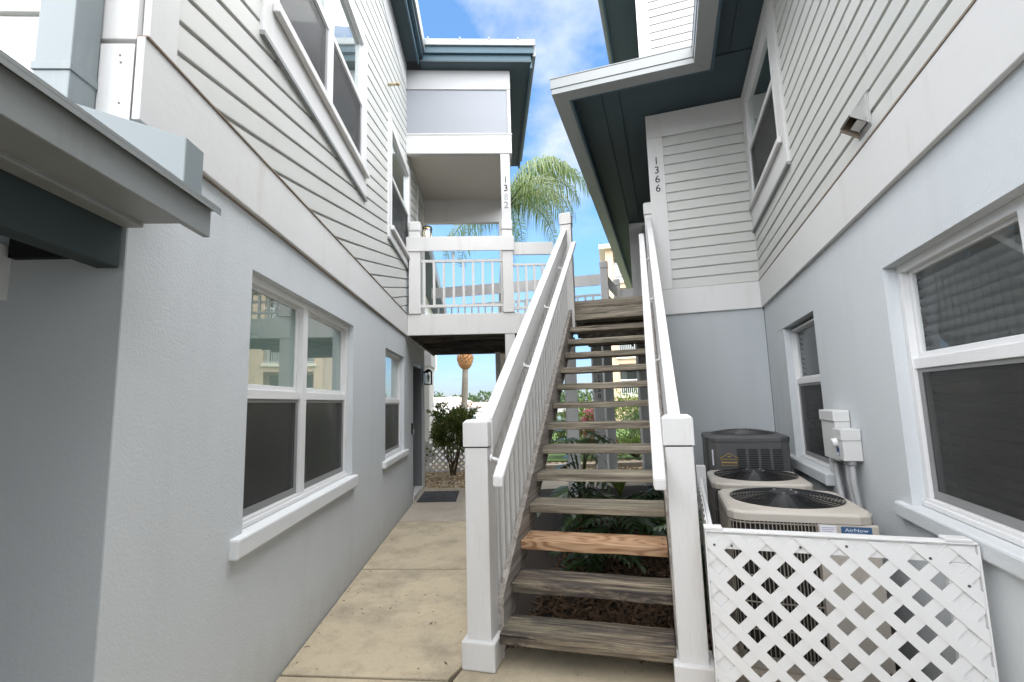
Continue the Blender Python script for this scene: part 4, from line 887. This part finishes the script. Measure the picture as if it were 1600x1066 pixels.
MB().tbox(TF, 1.1655, 1.173, -.03, .0145, .02, .962).build('edge_strip', 'vinyl', LF, .001); MB().tbox(TF, .122, .1295, -.03, .0145, .02, .962).build('edge_strip', 'vinyl', LF, .001)
MB().tbox(TF, .125, 1.17, -.04, .014, .963, .972).build('cap_strip', 'vinyl', LF, .002)
MB().tbox(TF, .12, .20, -.045, .016, .973, .985).build('cap_block', 'vinyl', LF, .002); MB().tbox(TF, 1.06, 1.15, -.045, .016, .973, .985).build('cap_block', 'vinyl', LF, .002)
TS = (V(.145, 2.59, 0), V(.045, 1.58, 0).normalized(), V(-1, .03, 0).normalized())
lattice(TS, LF, 0, 1.6, .02, .95)
MB().tbox(TS, 0, 1.6, -.02, -.001, .885, .965).build('frame_rail', 'vinyl', LF, .003)
MB().tbox(TS, 1.54, 1.62, -.05, .02, 0, 1.06).build('frame_post', 'white', LF, .004)
q = MB()
for x, z in ((.235, .905), (.52, .915), (.70, .93), (1.0, .90), (1.12, .80), (.16, .905)): q.tube([TF[0]+V(x, -.0125, z), TF[0]+V(x, -.0145, z)], .006, 8)
q.build('screw_heads', 'unitgrey', LF)

# ------------------------------------------------------------------ air conditioners
def rrect(cx, cy, w, d, r, n=48):
    pts = []
    for i in range(n):
        a = 2*PI*i/n; c, s = math.cos(a), math.sin(a)
        # superellipse-like rounded rectangle along the ray
        hw, hd = w/2, d/2; k = min(hw/abs(c) if abs(c) > 1e-6 else 9, hd/abs(s) if abs(s) > 1e-6 else 9); x, y = c*k, s*k
        dx, dy = abs(x)-(hw-r), abs(y)-(hd-r)
        if dx > 0 and dy > 0:
            ox, oy = (hw-r), (hd-r); b_ = ox*abs(c)+oy*abs(s); q_ = b_*b_-(ox*ox+oy*oy-r*r); k = b_+math.sqrt(max(q_, 0)); x, y = c*k, s*k
        pts.append((cx+x, cy+y))
    return pts
def aircon(label, cx, cy, w, d, top, fr, lidmat, bodymat, lidh=.055, style='wire', wiremat='wire'):
    a = thing('air_conditioner', label, 'air conditioner', (cx, cy, 0), YR, 'outdoor air conditioner units')
    n = 48; MB().box(cx-w/2-.04, cx+w/2+.04, cy-d/2-.04, cy+d/2+.04, -.02, .05).build('pad', 'concrete2', a, .01)
    base = rrect(cx, cy, w-.02, d-.02, .09); MB().prism(base, lambda p, z: V(p[0], p[1], z), .051, .11).build('base_pan', bodymat, a, .004)
    ins = rrect(cx, cy, w-.06, d-.06, .08); MB().prism(ins, lambda p, z: V(p[0], p[1], z), .111, top-lidh-.002).build('coil', 'coil', a)
    lid = MB(); o1 = rrect(cx, cy, w, d, .10, n); o2 = rrect(cx, cy, w-.03, d-.03, .09, n)
    rings = [[V(x, y, top-lidh) for x, y in o1], [V(x, y, top-.014) for x, y in o1], [V(x, y, top) for x, y in o2]]
    for (r, z) in ((fr+.022, top+.006), (fr, top+.012), (fr-.006, top+.004), (fr-.006, top-.10)): rings.append([V(cx+r*math.cos(2*PI*i/n), cy+r*math.sin(2*PI*i/n), z) for i in range(n)])
    vs = [v for r in rings for v in r]; fs = [(k*n+i, k*n+(i+1) % n, (k+1)*n+(i+1) % n, (k+1)*n+i) for k in range(len(rings)-1) for i in range(n)]
    lid.add(vs, fs); lo = lid.build('top_cover', lidmat, a, .004, False)
    # domed fan guard: rings and spokes
    gd = MB(); nr = 13
    dome = lambda r: top+.016+.034*(1-(r/fr)**2)
    for i in range(nr):
        r = .10+(fr-.10)*i/(nr-1); gd.tube([V(cx+r*math.cos(2*PI*j/40), cy+r*math.sin(2*PI*j/40), dome(r)) for j in range(40)], .0032, 5, closed=True)
    for i in range(12):
        t_ = 2*PI*i/12; gd.tube([V(cx+r*math.cos(t_), cy+r*math.sin(t_), dome(r)-.004) for r in (.06, .14, .22, fr)], .004, 5)
    gd.build('fan_guard', 'black' if style != 'louver' else 'unitgrey', a)
    MB().lathe([(.0, top+.052), (.09, top+.05), (.10, top+.035), (.10, top-.06), (0, top-.06)], 24, (cx, cy, 0)).build('fan_motor', 'black', a)
    fb = MB()
    for i in range(3):
        t_ = 2*PI*i/3+.5; e1 = V(math.cos(t_), math.sin(t_), 0); e2 = V(-math.sin(t_), math.cos(t_), 0); c0 = V(cx, cy, top-.09)
        p = [c0+e1*.07-e2*.05-V(0, 0, .02), c0+e1*(fr-.03)-e2*.14-V(0, 0, .03), c0+e1*(fr-.03)+e2*.14+V(0, 0, .03), c0+e1*.07+e2*.05+V(0, 0, .02)]
        fb.hexa([v for v in p]+[v+V(0, 0, .004) for v in p])
    fb.build('fan_blade', 'black', a)
    bo = MB()
    for t_ in (-.9, -.3, .4, 1.2): bo.tube([V(cx+.07*math.cos(t_*2), cy+.07*math.sin(t_*2), top+.05), V(cx+.07*math.cos(t_*2), cy+.07*math.sin(t_*2), top+.058)], .008, 8)
    bo.build('bolt_heads', 'steel', a)
    zlo, zhi = .112, top-lidh-.003
    if style == 'wire':
        pts = rrect(cx, cy, w-.012, d-.012, .09, 132); k = MB(); xr = cx+w/2-.30   # front-right service panel stays solid
        for i, (x, y) in enumerate(pts):
            if y < cy-d/2+.05 and x > xr: continue
            k.tube([V(x, y, zlo), V(x, y, zhi)], .0035, 4, False)
        k.build('wire_grille', wiremat, a)
        k = MB(); m_ = 5
        for z in [zlo+.01+(zhi-zlo-.02)*i/m_ for i in range(m_+1)]:
            ring = rrect(cx, cy, w-.016, d-.016, .09, 60); k.tube([V(x, y, z) for x, y in ring], .0045, 5, closed=True)
        k.build('grille_band', wiremat, a)
        pn = MB().box(xr, cx+w/2-.004, cy-d/2+.002, cy-d/2+.034, zlo, zhi); pn.build('service_panel', lidmat, a, .006)
        return a
    q = MB(); q.prism(rrect(cx, cy, w-.014, d-.014, .07), lambda p, z: V(p[0], p[1], z), zlo, zhi); q.build('cabinet', bodymat, a, .003)
    Tq = (V(cx-w/2, cy-d/2+.005, 0), V(1, 0, 0), V(0, -1, 0))
    for c in range(4):
        k = MB()
        for i in range(int((zhi-zlo-.08)/.021)):
            z = zlo+.04+i*.021; k.tbox(Tq, w*(.36+.138*c), w*(.36+.138*c+.105), .0, .007, z, z+.010)
        k.build('louver_panel', 'coil', a)
    return a
A3 = aircon('dark charcoal air conditioner with louvred panels and gold emblem, farthest back by the return wall', .70, 5.58, .76, .76, 1.205, .30, 'unitgrey', 'unitgrey', .05, 'louver')
T3 = (V(.32, 5.2+.005, 0), V(1, 0, 0), V(0, -1, 0))
em = MB(); out = [(.135, .93), (.275, .93), (.275, .985), (.29, 1.0), (.262, 1.012), (.205, 1.048), (.148, 1.012), (.12, 1.0), (.135, .985)]
for i in range(len(out)):
    a, b = out[i], out[(i+1) % len(out)]; P3 = lambda p: T3[0]+V(p[0], -.004, p[1]); em.beam(P3(a), P3(b), 0.004, .004, (0, 1, 0))
em.beam(P3((.14, .988)), P3((.27, .988)), 0.004, .004, (0, 1, 0)); em.beam(P3((.14, .958)), P3((.27, .958)), .004, .012, (0, 1, 0)); em.beam(P3((.19, 1.015)), P3((.22, 1.015)), .004, .009, (0, 1, 0))
em.build('gold_emblem', 'gold', A3)
MB().tbox(T3, .05, .062, .001, .004, .93, 1.08).build('label', 'paper', A3); MB().tbox(T3, .09, .13, .001, .004, .80, .88).build('label', 'gold', A3); MB().tbox(T3, .10, .12, .0042, .005, .81, .85).build('label', 'coil', A3)
A2 = aircon('beige topped air conditioner with dark sides, between the charcoal unit and the front unit', .645, 4.56, .72, .74, .925, .315, 'beige', 'unitgrey', .05, 'wire', 'greywire')
A1 = aircon('beige air conditioner with a blue service sticker, nearest the lattice fence', .675, 3.60, .76, .76, .925, .325, 'beige', 'beige', .055)
T1 = (V(0, 3.222, 0), V(1, 0, 0), V(0, -1, 0))
MB().tbox(T1, .765, .845, .001, .003, .755, .862).build('label', 'paper', A1)
MB().tbox(T1, .868, 1.015, .001, .003, .775, .858).build('label', 'bluelabel', A1)
q = MB()
for i in range(9): q.tbox(T1, .772, .772+R_.uniform(.04, .066), .0031, .0036, .768+i*.010, .7715+i*.010)
q.build('print_lines', 'ink', A1)
text('AirNow', .027, T1, .9415, .832, .0032, 'lightink', A1, 'lettering', .0004, sx=1.25)
text('AIR CONDITIONING', .010, T1, .9415, .818, .0032, 'lightink', A1, 'lettering', .0004)
text('SALES  SERVICE  INSTALLATION', .0075, T1, .9415, .802, .0032, 'lightink', A1, 'lettering', .0004)
text('1-800-767-4112', .0155, T1, .9415, .783, .0032, 'lightink', A1, 'lettering', .0004, sx=1.05)

# electrical boxes on the right wall
E1 = thing('electrical_box', 'larger pale grey plastic electrical box beside the small window', 'electrical box', (1.215, 4.2, 1.1), YR, 'electrical boxes')
MB().tbox(TRW, 4.02, 4.34, .002, .10, 1.12, 1.43).build('box_body', 'pvc', E1, .006)
MB().tbox(TRW, 4.01, 4.35, .003, .108, 1.395, 1.475).build('box_lid', 'pvc', E1, .008)
MB().tbox(TRW, 4.35, 4.44, .002, .05, 1.13, 1.45).build('side_cover', 'pvc', E1, .004)
for (a, b, u_, v_) in ((4.24, 4.02, .06, .07), (4.29, 4.22, .03, .03)):
    q = MB(); q.tube([P(a, u_, 1.12), P(a, u_, 1.04), P((a+b)/2, v_, .80), P(b, v_, .60), P(b, .03, .25)], .021, 10); q.tube([P(a, u_, 1.125), P(a, u_, 1.085)], .03, 12); q.build('conduit', 'conduit', E1, 0, True)
E2 = thing('electrical_box', 'smaller pale grey disconnect box with a round knob and blue sticker', 'electrical box', (1.215, 3.9, 1.1), YR, 'electrical boxes')
MB().tbox(TRW, 3.845, 4.0, .002, .115, 1.14, 1.345).build('box_body', 'pvc', E2, .006)
MB().tbox(TRW, 3.838, 4.007, .003, .122, 1.275, 1.352).build('box_lid', 'pvc', E2, .006)
MB().tube([P(3.95, .115, 1.26), P(3.95, .15, 1.255)], .028, 14).build('knob', 'vinyl', E2, .004)
MB().tbox(TRW, 3.925, 3.975, .1152, .117, 1.165, 1.225).build('label', 'bluelabel', E2)
MB().tbox(TRW, 3.93, 3.97, .1172, .1178, 1.168, 1.19).build('label', 'paper', E2)
for (a, b) in ((3.965, 3.93), (3.89, 3.86)):
    q = MB(); q.tube([P(a, .06, 1.14), P(a, .06, 1.0), P(b, .05, .78), P(b, .04, .3)], .019, 10); q.tube([P(a, .06, 1.145), P(a, .06, 1.11)], .028, 12); q.build('conduit', 'conduit', E2, 0, True)
for z in (.80,): MB().tbox(TRW, 3.83, 4.10, .02, .075, z, z+.02).build('pipe_clip', 'pvc', E2)
hs = MB(); pts = [Rs(.28+.17*math.cos(a*.33), 5.6+.12*math.sin(a*.33), .22+.2*math.sin(a*.33)+.008*a*.3) for a in range(40)]; hs.tube(pts, .014, 8)
solo(hs, 'garden_hose', 'black', 'coiled black hose hanging behind the stair treads', 'hose', Rs(.28, 5.6, 0), 0, None, 0, True)

# ------------------------------------------------------------------ plants
def leaf(mb, p, d, n, l, w, bend=.25):
    d = d.normalized(); s = d.cross(n); s = s.normalized() if s.length > 1e-5 else d.orthogonal(); n = s.cross(d)
    m = p+d*l*.5+n*l*bend*.3; e = p+d*l-n*l*bend*.2
    mb.add([p, m-s*w*.5, e, m+s*w*.5], [(0, 1, 2), (0, 2, 3)] if R_.random() < .5 else [(0, 1, 2, 3)])
def rv(a=1): return V(R_.gauss(0, a), R_.gauss(0, a), R_.gauss(0, a))
def shrub(name, label, cat, c, rad, nclump, per, lmat, ll, stems=7, group=None, trunkh=.0, flowers=0, flat=1.0, lw=.4, shoots=0):
    c = V(*c); o = thing(name, label, cat, c, 0, group); st = MB(); lf = MB(); fl = MB()
    for i in range(nclump):
        a = R_.uniform(0, 2*PI); u = R_.uniform(-.75, 1); rr = R_.uniform(.45, 1.0)**.6
        rr *= .82+.28*math.sin(a*2.3+u*2.1+c.x*3)+.16*math.sin(a*5.1-u*4+c.y)
        dirv = V(math.cos(a)*math.sqrt(max(0, 1-u*u)), math.sin(a)*math.sqrt(max(0, 1-u*u)), u); cl = c+V(dirv.x*rad[0]*rr, dirv.y*rad[1]*rr, trunkh+rad[2]+dirv.z*rad[2]*rr)
        if i < stems*3:
            b = c+V(R_.uniform(-.08, .08), R_.uniform(-.08, .08), 0); mid = b.lerp(cl, .5)+V(R_.gauss(0, .05), R_.gauss(0, .05), .03); st.tube([b, mid, cl], [.014, .010, .005], 6)
        cs = R_.uniform(.11, .2)*max(rad)*.9
        for _ in range(per):
            p = cl+rv(cs*.6); dd = (dirv*.9+rv(.6)+V(0, 0, .35)); leaf(lf, p, dd, V(0, 0, 1)+rv(.4), ll*R_.uniform(.6, 1.25), ll*lw*R_.uniform(.8, 1.2))
        if flowers and R_.random() < flowers:
            for _ in range(14): leaf(fl, cl+dirv*.06+rv(cs*.5), rv(1)+dirv, dirv, .06, .05)
    for i in range(shoots):
        a = R_.uniform(0, 2*PI); e0 = c+V(math.cos(a)*rad[0]*.6, math.sin(a)*rad[1]*.6, trunkh+rad[2]*1.45); e1 = e0+V(math.cos(a)*rad[0]*R_.uniform(.1, .6), math.sin(a)*rad[1]*.4, R_.uniform(.12, .34)); st.tube([e0, e1], [.006, .003], 5)
        for j in range(16): leaf(lf, e0.lerp(e1, j/15), rv(.7)+(e1-e0).normalized()*.9, V(0, 0, 1)+rv(.4), ll*R_.uniform(.8, 1.3), ll*lw)
    st.build('stems', 'stem', o); f = lf.build('foliage', lmat, o, 0, False, False); f['kind'] = 'stuff'
    if flowers: f = fl.build('blossom', 'pink', o, 0, False, False); f['kind'] = 'stuff'
    return o
shrub('shrub', 'dense dark green shrub with yellowish tips growing in gravel at the end of the walkway', 'shrub', (-.86, 11.25, 0), (.62, .55, .54), 230, 24, 'bushleaf', .105, 5, None, .42, shoots=26)
shrub('shrub', 'small dark leafy shrub low against the neighbouring wall behind the large shrub', 'shrub', (-1.75, 12.3, 0), (.3, .3, .35), 40, 22, 'bushleaf', .09, 5)
shrub('shrub', 'bright yellow-green shrub behind the left newel post near the water', 'shrub', (.55, 16.5, 0), (.45, .5, .65), 60, 24, 'hedgeleaf', .11, 6)
# low lattice behind the shrub
L2 = thing('lattice_fence', 'low white lattice panel standing behind the dark shrub', 'fence', (-1.0, 11.9, 0))
T2 = (V(0, 11.95, 0), V(1, 0, 0), V(0, -1, 0))
lattice(T2, L2, -1.9, .3, .02, .62, .15, .045)
MB().tbox(T2, -1.9, .3, -.02, -.001, .60, .66).build('frame_rail', 'vinyl', L2); MB().tbox(T2, -1.9, .3, -.02, -.001, -.03, .02).build('frame_rail', 'vinyl', L2)
# queen palm
def palm(c, crown, name, label):
    c = V(*c); crown = V(*crown); o = thing(name, label, 'palm tree', c)
    tk = MB(); k = 14; tk.tube([c.lerp(crown, i/k)+V(.05*math.sin(i*.5), 0, 0) for i in range(k+1)], [.19-.07*i/k+(.012 if i % 2 else 0) for i in range(k+1)], 12); tk.build('trunk', 'bark', o, 0, True)
    nf = 22
    for i in range(nf):
        az = 2*PI*i/nf*2.618*1.0+R_.uniform(-.2, .2); el = [1.42, 1.1, .75, .35][i % 4]+R_.uniform(-.12, .12); L = R_.uniform(3.0, 4.0)
        h = V(math.cos(az), math.sin(az), 0); pts = []; p = crown.copy(); ang = el; ns = 16
        for j in range(ns+1):
            pts.append(p.copy()); ang -= (el+1.35)/ns*(.45+1.1*j/ns); p = p+(h*math.cos(ang)+V(0, 0, 1)*math.sin(ang))*(L/ns)
        fm = MB(); fm.tube(pts, [.026*(1-.85*j/ns)+.003 for j in range(ns+1)], 5)
        fr = fm.build('frond', 'petiole', o); lf = MB(); side = h.cross(V(0, 0, 1)).normalized()
        for j in range(int(3.0*ns)):
            f_ = (j+.5)/(int(3.0*ns))
            if f_ < .16: continue
            q_ = f_*ns; a = int(q_); b0 = pts[a].lerp(pts[min(a+1, ns)], q_-a); tg = (pts[min(a+1, ns)]-pts[a]).normalized()
            ll = .82*math.sin(PI*min(1, .15+f_*.85))**.6+.10
            for sg in (-1, 1):
                d1 = (side*sg*R_.uniform(.5, .9)+tg*.55+V(0, 0, R_.uniform(-.1, .45))).normalized(); d2 = (d1*.45+V(0, 0, -1)*R_.uniform(.8, 1.2)).normalized(); d3 = (d2*.4+V(R_.gauss(0, .1), R_.gauss(0, .1), -1)).normalized()
                w = .019; n1 = tg*w; a0 = b0; a1 = a0+d1*ll*.3; a2 = a1+d2*ll*.38; a3 = a2+d3*ll*.42
                lf.add([a0-n1*.5, a0+n1*.5, a1-n1, a1+n1, a2-n1*.8, a2+n1*.8, a3], [(0, 1, 3, 2), (2, 3, 5, 4), (4, 5, 6)])
        lf.build('leaflets', 'palmleaf', fr, 0, False, False)['kind'] = 'stuff'
    return o
palm((.36, 14.0, -.05), (.62, 14.0, 7.4), 'palm_tree', 'tall queen palm with drooping feathery fronds behind the deck')
# pruned palm: bare trunk with orange cut crown
pt = thing('palm_tree', 'bare pruned palm trunk topped by an orange knob of cut fronds, far beyond the shrub', 'palm tree', (-1.35, 26, -.1))
MB().tube([V(-1.42, 26, -.1), V(-1.40, 26, 1.5), V(-1.33, 26, 2.6), V(-1.30, 26, 3.5)], [.19, .17, .17, .15], 12).build('trunk', 'bark', pt, 0, True)
hd = MB(); hd.lathe([(.14, 3.42), (.25, 3.5), (.36, 3.66), (.40, 3.85), (.38, 4.05), (.26, 4.25), (.10, 4.36), (.0, 4.38)], 14, (-1.30, 26, 0))
for i in range(70):
    a = i*2.4; z = 3.5+.012*i; r = .40*math.sin(min(1, (z-3.4)/.5)*PI/2)*(1 if z < 4.05 else (4.4-z)/.35); dd = V(math.cos(a), math.sin(a), .9); b0 = V(-1.30+r*.85*math.cos(a), 26+r*.85*math.sin(a), z)
    hd.tube([b0, b0+dd*.12], [.05, .03], 5)
hd.build('cut_crown', 'cuthead', pt)
# tropical plants under the stairs
def lobed(mb, p, d, l):
    d = d.normalized(); s = d.cross(V(0, 0, 1)).normalized(); n = s.cross(d)
    for i in range(6):
        f_ = i/6; b0 = p+d*l*f_-n*l*.25*f_*f_
        for sg in (-1, 1):
            e = b0+(s*sg*(.55-.42*f_)+d*.30)*l+n*(-.16)*l*R_.uniform(.5, 1.3); w = d*l*.10
            m = b0.lerp(e, .55)+n*.05*l
            mb.add([b0-w*.7, m-w, e, m+w, b0+w*.7], [(0, 1, 2, 3, 4)])
    mb.add([p-s*.03*l, p+d*l*1.1-n*l*.3, p+s*.03*l], [(0, 1, 2)])
def philo(name, label, c, nl, L, hmax):
    c = V(*c); o = thing(name, label, 'plant', c, 0, 'leafy tropical plants under the stairs')
    for i in range(nl):
        a = 2*PI*i/nl+R_.uniform(-.3, .3); h = V(math.cos(a), math.sin(a), 0); hh = hmax*R_.uniform(.55, 1); rr = R_.uniform(.25, .5)*L*1.2
        tip = c+h*rr+V(0, 0, hh); st = MB(); st.tube([c, c+h*rr*.35+V(0, 0, hh*.6), tip], [.014, .010, .007], 6); so = st.build('petiole', 'petiole', o)
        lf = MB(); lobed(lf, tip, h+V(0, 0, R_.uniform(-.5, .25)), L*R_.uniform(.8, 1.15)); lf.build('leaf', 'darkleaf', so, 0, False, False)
    return o
philo('leafy_plant', 'dark split-leaf plant under the left side of the stairs', Rs(-.75, 5.6, -.02), 13, .42, .85)
philo('leafy_plant', 'dark split-leaf plant in the middle under the stairs', Rs(-.35, 5.2, -.02), 12, .38, .55)
philo('leafy_plant', 'dark split-leaf plant under the right side of the stairs near the hose', Rs(.1, 6.0, -.02), 12, .36, .75)
philo('leafy_plant', 'tall dark split-leaf plant climbing behind the left stair stringer', Rs(-.95, 6.6, -.02), 8, .40, 1.25)
philo('leafy_plant', 'low dark split-leaf plant nearest the orange tread', Rs(-.55, 4.75, -.02), 11, .32, .38)
philo('leafy_plant', 'dark split-leaf plant between the stair newel and the lattice side panel', Rs(.30, 3.9, -.02), 9, .2, .8)
def strap(c, n, L, label):
    c = V(*c); o = thing('strappy_plant', label, 'plant', c, 0, 'strappy plants behind the stairs'); 
    for i in range(n):
        a = R_.uniform(0, 2*PI); h = V(math.cos(a), math.sin(a), 0); b1 = c+h*L*.3+V(0, 0, L*.55); b2 = c+h*L*.75+V(0, 0, L*.7); s = V(-h.y, h.x, 0)*.022
        MB().add([c-s*.6, c+s*.6, b1-s, b1+s, b2], [(0, 1, 3, 2), (2, 3, 4)]).build('leaf', 'hedgeleaf', o, 0, False, False)
strap((2.1, 8.1, 0), 16, .6, 'strappy green plant between two deck posts behind the treads')
# garden beyond: azaleas, hedges
shrub('azalea_bush', 'azalea bush with bright pink blossom behind the deck posts', 'flowering bush', (3.05, 14.0, 0), (.6, .5, .55), 80, 16, 'hedgeleaf', .08, 6, None, .30, 1.0)
shrub('croton_bush', 'low reddish orange leafy bush below the pink azalea', 'bush', (3.0, 13.2, 0), (.55, .4, .32), 60, 20, 'redleaf', .10, 5)
shrub('hedge', 'clipped blue-green rounded hedge below the peach building', 'hedge', (5.3, 16.2, 0), (1.0, .8, .65), 150, 24, 'greyhedge', .08, 6, 'garden hedges', .1)
shrub('hedge', 'bright yellow-green hedge rising behind the rounded hedge', 'hedge', (5.6, 19.5, 0), (2.6, .9, .9), 170, 26, 'hedgeleaf', .14, 6, 'garden hedges')
shrub('hedge', 'low bright green hedge along the garden kerb', 'hedge', (4.0, 13.4, 0), (.8, .4, .3), 80, 24, 'hedgeleaf', .08, 5, 'garden hedges')
shrub('hedge', 'dark green hedge seen between the left stringer and the first deck post', 'hedge', (2.3, 14.6, 0), (.7, .6, .7), 90, 24, 'bushleaf', .10, 5, 'garden hedges')
shrub('hedge', 'tall green hedge behind the azalea blossom', 'hedge', (3.6, 17.5, 0), (1.0, .7, .8), 100, 24, 'hedgeleaf', .12, 5, 'garden hedges')

# ------------------------------------------------------------------ far buildings and tree line
PB = thing('apartment_block', 'peach stucco apartment block with white balcony railings seen past the stairs', 'building', (10.8, 38, 0), .25)
TP = (V(0, 34, 0), V(1, 0, 0), V(0, -1, 0))
hol = [(.55+i*4.6, 3.6+i*4.6, 1.9+f*2.67, 4.0+f*2.67) for i in range(3) for f in range(4)]
MB().box(-.03, 16, 35.6, 46, 0, 12.2).build('core', 'peach', PB)
wall(TP, 0, 16, -.1, 12.2, hol, 1.5).build('front_wall', 'peach', PB)
MB().box(-.4, 16.4, 33.6, 46.4, 12.2, 12.5).build('roof', 'peachtrim', PB)
for (a, b, c, d) in hol:
    w_ = MB().box(a+.05, b-.05, 35.45, 35.56, c, d).build('window', 'glass', PB)
    q = MB()
    for x in (a+.05, (a+b)/2, b-.05): q.box(x-.05, x+.05, 35.40, 35.449, c, d)
    q.box(a+.1, b-.1, 35.40, 35.449, d-.12, d); q.build('frame', 'peachtrim', w_)
    r_ = MB(); r_.box(a, b, 33.90, 33.97, c+.95, c+1.02); r_.box(a, b, 33.90, 33.97, c+.05, c+.1)
    x = a+.08
    while x < b: r_.box(x-.015, x+.015, 33.91, 33.96, c+.1, c+.95); x += .13
    r_.build('balcony_railing', 'vinyl', PB)
    MB().box(a-.15, b+.15, 33.85, 34.0, c-.22, c-.002).build('balcony_edge', 'peachtrim', PB)
WH = thing('waterside_house', 'low white waterside house with a faded red roof in the distance', 'house', (-.3, 75, 0))
MB().box(-5, 3.4, 75, 83, -.1, 1.05).build('wall', 'whitehouse', WH)
MB().add([(-5.5, 74.3, 1.05), (3.9, 74.3, 1.05), (3.9, 84, 1.05), (-5.5, 84, 1.05), (-3, 79, 1.75), (1.5, 79, 1.75)], [(0, 1, 5, 4), (1, 2, 5), (2, 3, 4, 5), (3, 0, 4), (3, 2, 1, 0)]).build('roof', 'farroof', WH)
for x in (-3.2, .6): MB().box(x, x+1, 74.95, 75.01, .2, .8).build('window', 'glass', WH)
WH2 = thing('waterside_house', 'long white waterside house with a pale roof beyond the shrub', 'house', (-10, 90, 0))
MB().box(-16, -4, 90, 98, -.1, 1.9).build('wall', 'whitehouse', WH2)
MB().add([(-16.5, 89.3, 1.9), (-3.5, 89.3, 1.9), (-3.5, 99, 1.9), (-16.5, 99, 1.9), (-14, 94, 2.9), (-6, 94, 2.9)], [(0, 1, 5, 4), (1, 2, 5), (2, 3, 4, 5), (3, 0, 4), (3, 2, 1, 0)]).build('roof', 'peachtrim', WH2)
struct(MB().add([(-200, 37, -.10), (200, 37, -.10), (200, 73, -.10), (-200, 73, -.10)], [(0, 1, 2, 3)]), 'water', 'glass')
tl_ = MB()
for i in range(420):
    x = R_.uniform(-150, 170); y = R_.uniform(230, 260); H_ = R_.uniform(4, 8.5)*(1+.3*math.sin(x*.11)); cx_, rz = R_.uniform(2.5, 5.5), 1
    for _ in range(26):
        p = V(x+R_.gauss(0, cx_*.5), y+R_.gauss(0, 1.5), R_.uniform(0, H_)); leaf(tl_, p, rv(1)+V(0, 0, .3), rv(1), R_.uniform(1.2, 2.2), R_.uniform(.9, 1.6))
tag(tl_.build('far_treeline', 'fartree', None, 0, False, False), 'hazy green tree line along the far shore', 'trees', None, 'stuff')
